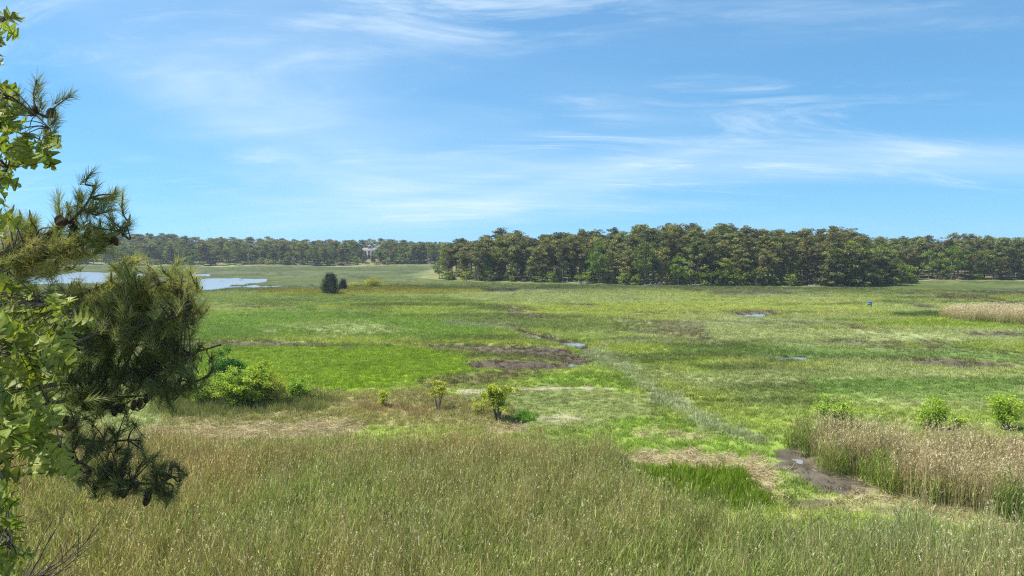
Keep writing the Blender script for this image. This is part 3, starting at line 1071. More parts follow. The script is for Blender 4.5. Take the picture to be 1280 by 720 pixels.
def field_edge():
    # far edge of the reed bed by its foot line
    e = plan([(60, 580), (150, 580), (300, 584), (430, 583), (520, 579), (610, 584), (700, 592), (770, 604), (796, 634), (826, 668), (900, 682), (980, 694), (1050, 690), (1120, 690), (1200, 700), (1290, 712), (1420, 722)])
    far_l, far_r = (-24.5, 27.0), (19.0, 17.5)
    return [(-26, 14.2)] + [far_l] + e + [far_r] + [(22, 14.0), (14, 12.6), (0, 13.2), (-12, 13.0)]


def make_reeds():
    F = field_edge()
    n = lambda x, y, s, k: fbm(x / s, y / s, k, 3)

    def base_scale(x, y, h):
        hh = h * (0.70 + 0.40 * n(x, y, 4.0, 61) + 0.22 * n(x, y, 0.9, 62))
        return np.stack([np.ones_like(x), np.ones_like(x), hh], 1)

    def tanness(x, y):
        # straw-coloured drifts among green ones
        return sm(.40, .62, n(x, y, 5.0, 71) * .6 + n(x, y, 1.7, 72) * .4)

    def dens_tan(x, y):
        t = tanness(x, y)
        return 7.5 * (0.35 + 0.9 * t) * (.45 + .55 * sm(.3, .45, n(x, y, 1.1, 63))), base_scale(x, y, 0.98)

    def dens_green(x, y):
        t = tanness(x, y)
        right = sm(4, 12, x)
        return 9.0 * (1.25 - 0.75 * t) * (1 + .3 * right), base_scale(x, y, 0.92 + 0.0 * x)
    o = link('reed_bed', grid_region([F], .4, dens_tan), M['reed'])
    tag(o, 'straw coloured old reed stems with small pale plumes filling the front field', 'reeds', 'reed field below the slope', 'stuff')
    scatter(o, [(reed_clump(100 + s, 16, 8, plume=.34, psize=.8), M['reed']) for s in range(8)], 21, .06)
    o = link('reed_bed', grid_region([F], .4, dens_green), M['reed'])
    tag(o, 'upright fresh green reed shoots growing among the straw stems in the front field', 'reeds', 'reed field below the slope', 'stuff')
    scatter(o, [(reed_clump(200 + s, 4, 18, plume=.28, psize=.68), M['reed']) for s in range(8)], 33, .06)
    # the tall stand by the creek mouth
    T = plan([(1012, 566), (1045, 588), (1100, 607), (1180, 632), (1285, 656), (1420, 680), (1480, 600), (1280, 586), (1180, 578), (1090, 570), (1040, 556)])

    def d_tall(x, y):
        h = 0.88 * (0.80 + 0.4 * n(x, y, 2.5, 66)) * (0.72 + 0.28 * sm(9.6, 12.5, x))
        return 12.0 * (.35 + .65 * sm(.28, .5, n(x, y, 1.3, 91))), np.stack([np.ones_like(x), np.ones_like(x), h], 1)
    o = link('tall_reed_stand', grid_region([T], .3, d_tall, .5), M['reed_pink'])
    tag(o, 'tall dense reed stand with pinkish straw tops beside the muddy creek mouth', 'reeds', kind='stuff')
    scatter(o, [(reed_clump(300 + s, 16, 4, 1.5, .8, .3, .8, 1.25), M['reed_pink']) for s in range(6)], 41, .05)

    def d_skirt(x, y):
        return 9.0 * sm(.3, .5, n(x, y, 1.0, 83)), np.stack([np.ones_like(x), np.ones_like(x), 0.6 + 0.75 * n(x, y, 1.2, 81)], 1)
    K = plan([(1003, 562), (1012, 548), (1030, 562), (1060, 586), (1120, 606), (1200, 634), (1285, 654), (1420, 676), (1420, 684), (1285, 664), (1180, 638), (1090, 611), (1036, 592)])
    o = link('green_reed_edge', grid_region([K], .25, d_skirt, .4), M['reed_pink'])
    tag(o, 'bright green young reeds skirting the foot of the tall stand', 'reeds', kind='stuff')
    scatter(o, [(reed_clump(400 + s, 1, 15, 1.3, 1.0, .28, .3), M['reed_pink']) for s in range(5)], 43, .08)
    # the island of reeds far out on the marsh
    I = plan([(1180, 398), (1205, 402), (1250, 405), (1300, 406), (1420, 407), (1420, 397), (1300, 394), (1230, 393), (1195, 394)])

    def d_isle(x, y):
        e = sm(46.0, 50.0, x)
        return np.full_like(x, 9.0), np.stack([np.full_like(x, 1.3), np.full_like(x, 1.3), 0.80 * (.7 + .3 * e) * (0.85 + .3 * n(x, y, 3, 5))], 1)
    o = link('reed_island', grid_region([I], .5, d_isle, .3), M['reed_pink'])
    tag(o, 'distant tan reed island standing alone on the green marsh', 'reeds', kind='stuff')
    scatter(o, [(reed_clump(500 + s, 14, 5, 1.5, .85, .34, .8, 1.6), M['reed_pink']) for s in range(4)], 47, .05)


make_reeds()


# ------------------------------------------------------------------ trees of the woods
def joined(tr, cr):
    """one mesh of trunk and crown, for the trees deep in the woods"""
    mb = MB()
    for k, src in enumerate((tr, cr)):
        F, base, n0 = [], mb.n, 0
        mb.V += src.V
        mb.A += src.A
        mb.K += [np.full(len(a), float(k)) for a in src.A]
        mb.Q += [q + base for q in src.Q]
        mb.T += [q + base for q in src.T]
        mb.n += src.n
    nq = sum(len(q) for q in tr.Q)
    me = mb.mesh('wood_tree')
    idx = np.ones(len(me.polygons), dtype=np.int32)
    idx[:nq] = 0
    me.polygons.foreach_set('material_index', idx)
    return me


def scaled_copy(me, f):
    me = me.copy()
    V = np.empty(len(me.vertices) * 3, np.float32)
    me.vertices.foreach_get('co', V)
    me.vertices.foreach_set('co', V * f)
    me.update()
    return me


def wood_mass(name, label, items, kinds, leaf):
    """the trees deep in a wood: points (x, y, z, height scale, width scale) carrying whole trees"""
    P = np.array([i[:3] for i in items], float)
    sc3 = np.array([(i[4], i[4], i[3]) for i in items], float)
    me = bpy.data.meshes.new(name)
    me.from_pydata([tuple(p) for p in P], [], [])
    a = me.attributes.new('scl', 'FLOAT_VECTOR', 'POINT')
    a.data.foreach_set('vector', sc3.astype(np.float32).ravel())
    o = link(name, me)
    scatter(o, [(k[2], None) for k in kinds], 61, .03, .9, 1.08, points=True)
    for k in kinds:
        if not k[2].materials:
            k[2].materials.append(M['bark_far'])
            k[2].materials.append(leaf)
    tag(o, label, 'wood', kind='stuff')


def pine_kind(seed, h=11.0, bare=0.38, spread=2.2, dense=1.0):
    """returns trunk mesh, crown mesh for a pitch pine of height h"""
    rng = np.random.default_rng(seed)
    tr, cr = MB(), MB()
    t = np.linspace(0, 1, 9)
    wob = rng.normal(size=(2,)) * .6
    asym = rng.normal(size=2) * .28
    gaps = rng.uniform(.45, 1.35, 8)
    ph = rng.uniform(0, 6.28)
    P = np.stack([wob[0] * t ** 2 + .18 * np.sin(t * 5 + ph) * t, wob[1] * t ** 2 + .18 * np.cos(t * 4 + ph) * t, -0.15 + (h * .97 + .15) * t], 1)
    rad = 0.17 * (1 - t) ** .8 + 0.02
    tr.tube(P, rad, 7)
    trunk = lambda s: np.array([np.interp(s, t, P[:, k]) for k in range(3)])
    clumps = []
    nl = int(40 * dense)
    for k in range(nl):
        s = bare + (0.98 - bare) * (k + rng.uniform()) / nl
        az = k * 2.4 + rng.normal() * .5
        w = (1 - ((s - (bare + .30 * (1 - bare))) / (1 - bare) / .85) ** 2)
        ln = spread * max(.28, w) * rng.uniform(.5, 1.15) * (1 + asym[0] * math.cos(az) + asym[1] * math.sin(az)) * float(np.interp(s * 7, np.arange(8), gaps))
        b = trunk(s)
        e = b + [math.cos(az) * ln, math.sin(az) * ln, ln * rng.uniform(.0, .5)]
        mid = (b + e) / 2 + [0, 0, -.12 * ln]
        tr.tube([b, mid, e], [.055 * (1.1 - s), .04 * (1.1 - s), .012], 4)
        for f in ((1.0, .72, .45) if ln > 1.1 else (1.0, .6)):
            c = b + (e - b) * f + rng.normal(size=3) * [.18, .18, .1]
            clumps.append((c, rng.uniform(.34, .92) * (0.75 + .25 * f)))
    clumps.append((trunk(1.0) + [0, 0, .05], .5))
    # dead snags below the crown
    for k in range(7):
        s = rng.uniform(.10, bare + .12)
        az = rng.uniform(0, 6.28)
        ln = rng.uniform(.5, 1.4)
        b = trunk(s)
        e = b + [math.cos(az) * ln, math.sin(az) * ln, ln * rng.uniform(-.2, .35)]
        tr.tube([b, (b + e) / 2 + [0, 0, .06], e], [.03, .02, .006], 3)
    for c, s in clumps:
        n = int(46 * s / .55)
        q = rng.normal(size=(n, 3))
        q /= np.linalg.norm(q, axis=1)[:, None]
        q *= (rng.uniform(.25, 1, n) ** .5)[:, None] * [s * 1.15, s * 1.15, s * .55]
        cl = rng.uniform(.05, .95)
        cr.cards(c + q + [0, 0, .1], rng, rng.uniform(.10, .22, n), .5, .5, np.clip(cl + rng.normal(size=n) * .17, 0, 1))
    return tr.mesh('pine_trunk', True), cr.mesh('pine_crown'), joined(tr, cr)


def oak_kind(seed, h=8.0, wide=2.6, low=0.18, n_cl=46, leaf=(.10, .2)):
    rng = np.random.default_rng(seed)
    tr, cr = MB(), MB()
    t = np.linspace(0, 1, 7)
    P = np.stack([.3 * t ** 2 * rng.normal() + 0 * t, .3 * t ** 2 * rng.normal() + 0 * t, -.15 + h * .8 * t], 1)
    tr.tube(P, .15 * (1 - t) + .025, 6)
    for k in range(n_cl):
        s = rng.uniform(low, 1)
        prof = math.sin(math.pi * min(1, max(.08, (s - low) / (1 - low) * .82 + .16))) ** .7
        az = rng.uniform(0, 6.28)
        ln = wide * prof * math.sqrt(rng.uniform(.12, 1))
        e = np.array([math.cos(az) * ln, math.sin(az) * ln, h * (low + (1 - low) * s) * .97])
        b = np.array([np.interp(e[2] * .72, P[:, 2], P[:, 0]), np.interp(e[2] * .72, P[:, 2], P[:, 1]), e[2] * .72])
        if k % 2 == 0:
            tr.tube([b, (b + e) / 2 + [0, 0, .1], e], [.05, .03, .01], 4)
        sz = rng.uniform(.45, .85) * wide / 2.6
        n = int(55 * sz / .6)
        q = rng.normal(size=(n, 3))
        q /= np.linalg.norm(q, axis=1)[:, None]
        q *= (rng.uniform(.2, 1, n) ** .45)[:, None] * [sz, sz, sz * .7]
        cl = rng.uniform(.2, .8)
        cr.cards(e + q, rng, rng.uniform(*leaf, n), .6, .4, np.clip(cl + rng.normal(size=n) * .18, 0, 1))
    return tr.mesh('oak_trunk', True), cr.mesh('oak_crown'), joined(tr, cr)


PINES = [pine_kind(s, 11.0, b, sp, d) for s, b, sp, d in ((1, .24, 2.5, 1), (2, .34, 2.8, 1), (3, .18, 2.3, 1.15), (4, .40, 2.8, .95), (5, .14, 2.5, 1.2), (6, .28, 2.6, 1.05), (7, .42, 2.7, .9), (8, .20, 2.8, 1.2), (9, .30, 3.2, 1.0), (10, .16, 2.2, 1.0), (11, .36, 2.9, .85), (12, .48, 3.0, .8))]
SKIRTED = [pine_kind(s, 9.0, .06, 2.4, 1.35) for s in (21, 22, 23)]
OAKS = [oak_kind(s, 8.0) for s in (31, 32, 33, 34)]
BUSHES = [oak_kind(s, 3.0, 1.7, .03, 26, (.08, .16)) for s in (41, 42, 43)]


def tree(kind, mat, x, y, h, h0, name, label, cat, group, rz, wide=1.0, bark='bark_far'):
    root = bpy.data.objects.new(name, None)
    COL.objects.link(root)
    root.empty_display_size = 0.5
    root.location = (x, y, float(base_height(np.array([x]), np.array([y]))[0]))
    root.rotation_euler[2] = rz
    s = h / h0
    root.scale = (s * wide, s * wide, s)
    link('trunk', kind[0], M[bark], root)
    c = link('crown', kind[1], mat, root)
    if kind[1].materials[0] != mat:
        c.material_slots[0].link = 'OBJECT'
        c.material_slots[0].material = mat
    return tag(root, label, cat, group)


U_TOP = [540, 548, 560, 580, 640, 700, 760, 800, 850, 900, 960, 1000, 1060, 1100, 1120, 1150, 1200, 1300, 1500]
V_TOP = [322, 308, 302, 296.5, 292, 289.5, 290, 286, 281.5, 284, 287, 288, 291, 296, 300, 296, 294.5, 296, 296]
UL, VL = [-300, 100, 180, 250, 330, 400, 440, 470, 560, 640], [293, 293, 291.5, 296, 298, 300.5, 299, 298, 304, 306]
HOUSES = []


def blocked(u, v_top, y, keep):
    for (u0, u1, vb, yy) in keep:
        if u0 < u < u1 and y < yy and v_top < vb:
            return True
    return False


def clear_of_houses(x, y, m=1.2):
    return all(abs(x - hx) > hw / 2 + m or abs(y - hy) > hd / 2 + m for hx, hy, hw, hd in HOUSES)


HOUSE_L = at(462, 318, 392)
HOUSE_A = at(1194, 330, 222)
HOUSE_B = at(1254, 330, 228)
HOUSES += [(HOUSE_L[0], 392, 12, 10), (HOUSE_A[0], 222, 12, 8), (HOUSE_B[0], 228, 7, 7)]


def woods():
    rng = np.random.default_rng(5)
    rnd = random.Random(3)
    hgt_at = lambda x, y: float(base_height(np.array([x]), np.array([y]))[0])
    n_p = 0
    deep, deep_far = [], []
    # ---- the near point and the wood to its right
    placed = []
    for row, (t0, step) in enumerate(((1.2, 3.4), (4.6, 3.6), (9, 4.0), (14, 4.4), (19, 3.8), (24, 3.8), (29, 4.0), (35, 4.2), (42, 4.6), (50, 5))):
        x = -27.0
        while x < 170:
            x += step * rng.uniform(.7, 1.35)
            y = float(shore(x)) + t0 + rng.uniform(-1.6, 1.6)
            u, v0 = project(np.array([x]), np.array([y]), np.array([0.]))
            u = float(u[0])
            if u < 549 + row * 2 or u > 1420 or not clear_of_houses(x, y):
                continue
            z0 = hgt_at(x, y)
            ztop = CAM_Z + (HORIZON - np.interp(u, U_TOP, V_TOP)) * y / FPX
            right = u > 1112
            k = rng.uniform()
            if row < 2:
                f = rng.uniform(.48, .95)
            elif row < 4:
                f = rng.uniform(.72, 1.0)
            else:
                f = rng.uniform(.76, 1.07)
            h = max(4.5, (ztop - z0) * f)
            if row >= 4:
                deep.append((x, y, z0, h / 11.0, h / 11.0 * rng.uniform(1.0, 1.3)))
                continue
            if right and row < 2 and 1150 < u < 1235:
                h = max(h, 8.6)
                kind = PINES[rnd.choice([1, 3, 6])]
                if rng.uniform() < .25:
                    continue
            else:
                kind = rnd.choice(PINES)
            if right:
                lab, grp = 'dark pitch pine in the wood beyond the distant reed island', 'pines in the wood beyond the reed island'
            else:
                lab, grp = 'dark pitch pine in the tall wood on the marsh point', 'pines in the wood on the marsh point'
            rank = ('front rank', 'second rank', 'third rank', 'fourth rank')[min(row, 3)]
            lab, grp = lab + ', ' + rank, grp + ', ' + rank.split(',')[0]
            if k < .22 and row < 4:
                bright = rng.uniform() < .35
                tree(rnd.choice(OAKS), M['bright_far'] if bright else M['oak_far'], x, y, h * .85, 8.0, 'oak_tree',
                     ('yellow-green' if bright else 'mid green') + ' leafy oak among the dark pines ' + ('beyond the reed island, ' if right else 'on the marsh point, ') + rank.split(',')[0], 'tree', grp.replace('pines', 'yellow-green oaks' if bright else 'green oaks'), rng.uniform(0, 6.28), bark='grey_bark')
            else:
                if not right and row == 0 and rng.uniform() < .22:
                    kind, h0 = rnd.choice(SKIRTED), 9.0
                    h *= .85
                    lab, grp = 'pitch pine branched to the ground along the edge of the marsh point', 'low branched pines at the edge of the marsh point'
                else:
                    h0 = 11.0
                tree(kind, M['pine_far'], x, y, h, h0, 'pitch_pine', lab, 'tree', grp, rng.uniform(0, 6.28), rng.uniform(.92, 1.2))
                n_p += 1
    # the dark skirted pines closing the point on its right, and fresh yellow-green oaks
    for u, y, h, w in ((1042, 158.5, 8.2, 1.15), (1062, 157.5, 8.8, 1.2), (1078, 158, 7.8, 1.2), (1095, 160, 7.0, 1.25), (1102, 164, 7.6, 1.1)):
        x = (u - CX) / FPX * y
        tree(rnd.choice(SKIRTED), M['pine_far'], x, y, h, 9.0, 'pitch_pine', 'broad dark pine branched to the ground at the right end of the marsh point', 'tree', 'broad pines ending the marsh point', rng.uniform(0, 6.28), w)
    for u, v, vt, lab in ((749, 352, 300, 'tall yellow-green oak standing out among the dark pines'),
                          (625, 346, 295, 'small bright oak crown showing between pines near the left of the point'),
                          (556, 347, 309, 'bright yellow-green oak at the left tip of the wooded point'),
                          (1098, 352, 316, 'bright green young oak behind the broad pines at the right end of the point')):
        y = {749: 168, 625: 188, 556: 201, 1098: 163}[u]
        x = (u - CX) / FPX * y
        h = CAM_Z + (HORIZON - vt) * y / FPX - hgt_at(x, y)
        tree(OAKS[u % 4], M['bright_far'], x, y, h, 8.0, 'young_oak', lab, 'tree', None, u * .1, .62 if u != 1098 else .8, 'grey_bark')
    # understory bushes along the edge
    for k in range(92):
        u = rng.uniform(545, 1290)
        x = (u - CX) / FPX * 168
        y = float(shore(x)) + rng.uniform(-.8, 3.5)
        x = (u - CX) / FPX * y
        big = (abs(u - 925) < 32) or (abs(u - 880) < 20) or (abs(u - 1135) < 12)
        h = rng.uniform(1.3, 3.0) * (1.5 if big else 1)
        br = rng.uniform() < (.8 if big else .55)
        side = 'wood on the marsh point' if u < 1112 else 'wood beyond the reed island'
        tree(BUSHES[k % 3], M['bright_far'] if br else M['oak_far'], x, y, h, 3.0, 'shrub',
             ('bright yellow-green bush along the foot of the ' if br else 'dull green bush along the foot of the ') + side, 'shrub',
             ('bright bushes at the ' if br else 'green bushes at the ') + side, rng.uniform(0, 6.28), rng.uniform(1, 1.5), 'grey_bark')
    for u in (919, 934, 905):
        y = float(shore((u - CX) / FPX * 161)) + .5
        tree(BUSHES[u % 3], M['bright_far'], (u - CX) / FPX * y, y, 4.0 if u == 919 else 3.0, 3.0, 'shrub', 'large rounded pale green bush at the foot of the wooded point', 'shrub', 'large pale bushes on the point', 1.0, 1.0, 'grey_bark')
    # ---- the far shore on the left
    keep = [(449, 478, 317, 392)]
    for row, (y0, step) in enumerate(((344, 4.4), (350, 4.6), (356, 4.4), (362, 4.4), (369, 4.6), (377, 4.8), (386, 5.0), (396, 5.2), (407, 5.4), (420, 5.6))):
        x = -262.0 if row < 6 else -262.0
        while x < -6:
            x += step * rng.uniform(.7, 1.35)
            y = y0 + rng.uniform(-3, 3)
            u = float(project(np.array([x]), np.array([y]), np.array([0.]))[0][0])
            if u > 575 or not clear_of_houses(x, y, 1.0):
                continue
            z0 = hgt_at(x, y)
            ztop = CAM_Z + (HORIZON - np.interp(u, UL, VL)) * y / FPX
            h = min(rng.uniform(5.5, 10.5), (ztop - z0) * rng.uniform(.85, 1.05))
            if row >= 8:
                h = max(h, (ztop - z0) * rng.uniform(.93, 1.04))
            if 446 < u < 480 and y < 392:
                h = min(h, CAM_Z + (HORIZON - 319) * y / FPX - z0 + (3.0 if u > 470 or u < 451 else 0))
            if h < 3.2:
                continue
            if row >= 3:
                deep_far.append((x, y, z0, h / 11.0, h / 11.0 * rng.uniform(1.35, 1.8)))
                continue
            frank = ('along the sandy bank', 'just behind the bank trees', 'higher up the slope')[min(row, 2)]
            if rng.uniform() < .48:
                tree(rnd.choice(OAKS), M['oak_far'], x, y, h, 8.0, 'oak_tree', 'leafy green oak in the far wood across the ponds, ' + frank, 'tree', 'oaks of the far wood, ' + frank, rng.uniform(0, 6.28), bark='grey_bark')
            else:
                tree(PINES[rnd.choice([0, 2, 4, 7, 9])], M['pine_far'], x, y, h, 11.0, 'pitch_pine', 'small dark pine in the far wood across the ponds, ' + frank, 'tree', 'pines of the far wood, ' + frank, rng.uniform(0, 6.28), rng.uniform(1.25, 1.6))
                n_p += 1
    for k in range(80):
        x = rng.uniform(-215, -20)
        y = rng.uniform(340.5, 345)
        br = rng.uniform() < .35
        tree(BUSHES[k % 3], M['bright_far'] if br else M['oak_far'], x, y, rng.uniform(1.4, 3.6), 3.0, 'shrub',
             ('pale ' if br else 'dark ') + 'bush on the sandy bank below the far wood', 'shrub', ('pale' if br else 'dark') + ' bushes on the far bank', rng.uniform(0, 6.28), rng.uniform(1, 1.6), 'grey_bark')
    for u, h in ((433, 5.5), (196 + 44, 3.6), (444, 4.2)):
        y = 342.0
        tree(OAKS[u % 4], M['bright_far'], (u - CX) / FPX * y, y, h, 8.0, 'young_oak', 'bright green young oak on the far bank below the dark wood', 'tree', 'bright young oaks on the far bank', 2.0, 1.2, 'grey_bark')
    wood_mass('pine_wood', 'dark pines massed deep in the wood on the marsh point and beside it', deep, PINES, M['pine_far'])
    wood_mass('far_pine_wood', 'bluish green pines massed over the far hill across the ponds', deep_far, [(0, 0, PINES[k][2].copy()) for k in (0, 2, 4, 7, 9)] + [(0, 0, scaled_copy(k[2], 11 / 8)) for k in OAKS for _ in (0, 1)], M['pine_far'])
    print('pines', n_p, len(deep), len(deep_far))


woods()


# ------------------------------------------------------------------ houses half hidden in the woods
M['shingle'] = simple_mat('weathered_shingle', [(0.3, (0.20, 0.19, 0.175)), (0.7, (0.30, 0.29, 0.27))], 3, 0.9)
M['roof_grey'] = simple_mat('grey_roof', [(0.3, (0.20, 0.185, 0.175)), (0.7, (0.27, 0.255, 0.245))], 2, 0.9)
M['white'] = simple_mat('white_trim', [(0.3, (0.70, 0.70, 0.68)), (0.7, (0.80, 0.80, 0.78))], 2, 0.6)
M['dark_wall'] = simple_mat('dark_brown_wall', [(0.3, (0.035, 0.028, 0.025)), (0.7, (0.07, 0.058, 0.05))], 3, 0.9)
M['pane'] = simple_mat('window_glass', [(0.3, (0.02, 0.025, 0.03)), (0.7, (0.03, 0.035, 0.04))], 2, 0.08, spec=0.6)


def gable_roof(mb, c, w, d, z0, rise, over=.4, hip=0.0):
    x, y = w / 2 + over, d / 2 + over
    rx = x - hip * x
    V = np.array([(-x, -y, z0), (x, -y, z0), (x, y, z0), (-x, y, z0), (-rx, 0, z0 + rise), (rx, 0, z0 + rise)]) + np.array([c[0], c[1], 0])
    V2 = V + [0, 0, -.15]
    mb.add(np.vstack([V, V2[:4]]), quads=[[0, 1, 5, 4], [2, 3, 4, 5], [0, 6, 7, 1], [1, 7, 8, 2], [2, 8, 9, 3], [3, 9, 6, 0], [6, 9, 8, 7]], tris=[[1, 2, 5], [3, 0, 4]])


def house(name, label, c, w, d, wall_h, rise, mats, rz, windows, hip=.35, cupola=False, porch=False):
    z = float(base_height(np.array([c[0]]), np.array([c[1]]))[0]) - .3
    root = bpy.data.objects.new(name, None)
    COL.objects.link(root)
    root.location = (c[0], c[1], z)
    root.rotation_euler[2] = rz
    mb = MB()
    mb.box((0, 0, wall_h / 2), (w, d, wall_h))
    link('wall', mb.mesh('wall'), mats[0], root)
    mb = MB()
    gable_roof(mb, (0, 0), w, d, wall_h + .16, rise, .4, hip)
    ro = link('roof', mb.mesh('roof'), mats[1], root)
    if cupola:
        mb = MB()
        mb.box((0, 0, wall_h + rise + .25), (1.7, 1.7, 1.3))
        link('cupola', mb.mesh('cupola'), M['shingle'], ro)
        mb = MB()
        gable_roof(mb, (0, 0), 1.7, 1.7, wall_h + rise + 1.05, .8, .25, .98)
        link('cupola_roof', mb.mesh('cupola_roof'), mats[1], ro)
    else:
        mb = MB()
        mb.box((w * .2, .3, wall_h + rise * .8), (.7, .7, 1.6))
        link('chimney', mb.mesh('chimney'), M['grey_bark'], ro)
    for (wx, wz, ww, wh) in windows:
        mb = MB()
        mb.box((wx, -d / 2 - .03, wz), (ww + .24, .1, wh + .24))
        f = link('window', mb.mesh('window'), M['white'], root)
        mb = MB()
        mb.box((wx, -d / 2 - .09, wz), (ww, .06, wh))
        link('pane', mb.mesh('pane'), M['pane'], f)
    if porch:
        mb = MB()
        mb.box((0, -d / 2 - 1.0, 2.6), (w * .6, 2.0, .14))
        link('deck', mb.mesh('deck'), M['white'], root)
        for px in (-w * .28, -w * .09, w * .09, w * .28):
            mb = MB()
            mb.box((px, -d / 2 - 1.9, 1.25), (.16, .16, 2.5))
            link('post', mb.mesh('post'), M['white'], root)
    tag(root, label, 'house')


house('house', 'grey shingled house with a cupola on the wooded far hill', HOUSE_L, 9.0, 7.5, 4.3, 1.4, (M['shingle'], M['roof_grey']), .12,
      [(x, z, .9, 1.2) for z in (1.3, 3.4) for x in (-3.6, -1.8, 0, 1.8, 3.6)], .35, True, True)
house('house', 'dark brown house among pine trunks beyond the reed island', HOUSE_A, 11.5, 7, 3.0, 1.9, (M['dark_wall'], M['shingle']), -.05,
      [(x, 1.7, 1.3, 1.2) for x in (-4, -1.2, 1.6, 4.2)], .0)
house('cottage', 'small grey cottage behind pines right of the dark brown house', HOUSE_B, 6.5, 6, 3.2, 2.0, (M['shingle'], M['shingle']), .15,
      [(x, 1.8, .9, 1.2) for x in (-1.8, 0, 1.8)], .0)


# ------------------------------------------------------------------ cedars and shrubs on the marsh
def ground_z(x, y):
    return float(terrain(x, y)[0])


def cedar(u, v, vt, label, seed, width):
    rng = np.random.default_rng(seed)
    p = gp(u, v)
    h = CAM_Z + (HORIZON - vt) * p[1] / FPX
    root = link('cedar_tree', None, loc=(p[0], p[1], ground_z(p[0], p[1])))
    tr, cr = MB(), MB()
    t = np.linspace(0, 1, 5)
    tr.tube(np.stack([0 * t, 0 * t, -.1 + h * .9 * t], 1), .11 * (1 - t) + .015, 6)
    n = int(95 * width)
    for k in range(n):
        s = (k + .5) / n
        prof = width * (math.sin(math.pi * min(1, s * .66 + .22)) ** .9) * (1.05 - .35 * s)
        az = k * 2.4
        q = prof * math.sqrt(rng.uniform(.25, 1)) * rng.uniform(.75, 1.18)
        c = np.array([math.cos(az) * q, math.sin(az) * q, h * (.04 + .9 * s)])
        if k % 3 == 0:
            tr.tube([(0, 0, c[2] * .85), c], [.03, .008], 3)
        m = 70
        g = rng.normal(size=(m, 3)) * [.17, .17, .26]
        cr.cards(c + g, rng, rng.uniform(.04, .10, m), .5, .3, np.clip(rng.uniform(.1, .9) + rng.normal(size=m) * .15, 0, 1))
    for k in range(4):
        m = 60
        tip = np.array([rng.normal() * .3 * width, rng.normal() * .3, h * rng.uniform(.85, .98)])
        cr.cards(tip + rng.normal(size=(m, 3)) * [.12, .12, .22], rng, rng.uniform(.04, .08, m), .5, .3, rng.uniform(.2, .8, m))
    link('trunk', tr.mesh('trunk', True), M['bark'], root)
    link('crown', cr.mesh('crown'), M['cedar'], root)
    tag(root, label, 'tree')


cedar(413, 367.5, 342, 'dark rounded cedar standing alone on the yellow marsh strip', 3, 1.75)
cedar(429, 362, 350, 'small dark cedar beside the larger lone cedar', 4, .75)


def shrub(u, v, vt, width, mat, label, seed, leaf=.035, n_stem=9, n_leaf=60, clump=.16, open_=.35, flat=1.0, name='shrub', n_twig=5, dome=False, shift=0.0):
    """multi-stemmed bush: stems fan out from the foot, leaf clusters at twig ends"""
    rng = np.random.default_rng(seed)
    p = gp(u, v)
    h = CAM_Z + (HORIZON - vt) * p[1] / FPX
    root = link(name, None, loc=(p[0], p[1], ground_z(p[0], p[1])))
    cr = MB()
    for k in range(n_stem):
        st = MB()
        az = 6.283 * k / n_stem + rng.normal() * .3
        ln = width * rng.uniform(.35, 1)
        hh = h * rng.uniform(.72, .98) * ((1 - .45 * (ln / width) ** 2) if dome else 1)
        e = np.array([math.cos(az) * ln + shift, math.sin(az) * ln * .8, hh])
        b = np.array([math.cos(az) * .07, math.sin(az) * .07, -.05])
        m1 = b + (e - b) * .45 + [-(e[0]) * .12, -(e[1]) * .12, hh * .08]
        t = np.linspace(0, 1, 6)[:, None]
        P = (1 - t) ** 2 * b + 2 * t * (1 - t) * m1 + t * t * e
        r0 = .022 * h / 1.5 + .006
        st.tube(P, r0 * (1 - t[:, 0] * .8), 5)
        for q in range(n_twig):
            s = rng.uniform(open_, 1)
            base = np.array([np.interp(s, t[:, 0], P[:, i]) for i in range(3)])
            c = base + rng.normal(size=3) * [width * .22, width * .22, h * .09] + [0, 0, h * .06]
            c[2] = min(max(c[2], h * .12), h * 1.0)
            st.tube([base, (base + c) / 2 + [0, 0, .02], c], [.007, .005, .003], 3)
            n = int(n_leaf * rng.uniform(.6, 1.3))
            g = rng.normal(size=(n, 3)) * [clump, clump, clump * .7 * flat]
            cr.cards(c + g, rng, leaf * rng.uniform(.6, 1.3, n), .5, .3, np.clip(rng.uniform(.25, .8) + rng.normal(size=n) * .18, 0, 1))
        link('stem', st.mesh('stem', True), M['grey_bark'], root)
    link('foliage', cr.mesh('foliage'), mat, root)
    return tag(root, label, 'shrub')


# mound on the yellow strip
shrub(465, 358, 347, 2.3, M['shrub_yellow'], 'wide yellow-green bush mound on the marsh strip right of the cedars', 5, .09, 12, 60, .3, .3, dome=True, n_twig=6)
shrub(442, 358, 353.5, 1.2, M['shrub_yellow'], 'low yellow-green bush between small cedar and wide bush mound', 15, .09, 7, 40, .25, .2, dome=True)
# the big bush at the left and its companions
shrub(302, 507, 447, 1.6, M['shrub_yellow'], 'large yellow-green bush beside the end of the pine branch', 6, .055, 20, 80, .115, .12, dome=True, n_twig=13)
shrub(336, 506, 460, .95, M['shrub_yellow'], 'smaller yellow-green bush adjoining the right flank of the large one', 26, .055, 10, 70, .12, .15, dome=True, n_twig=7)
shrub(285, 498, 434, .95, M['shrub_dark'], 'deep green bush rising behind the large yellow-green one', 7, .06, 10, 90, .13, .35, dome=True, n_twig=6)
shrub(248, 505, 455, 1.1, M['shrub'], 'mid green bush half behind the pine branch end', 16, .055, 10, 80, .13, .25, dome=True, n_twig=6)
shrub(372, 499, 471, .75, M['shrub'], 'bright green bush on the right of the large yellow-green one', 8, .055, 9, 80, .11, .25, dome=True, n_twig=5)
shrub(400, 502, 480, .7, M['shrub'], 'thin greyish green bush at the end of the bank', 18, .03, 8, 22, .13, .2, n_twig=4)
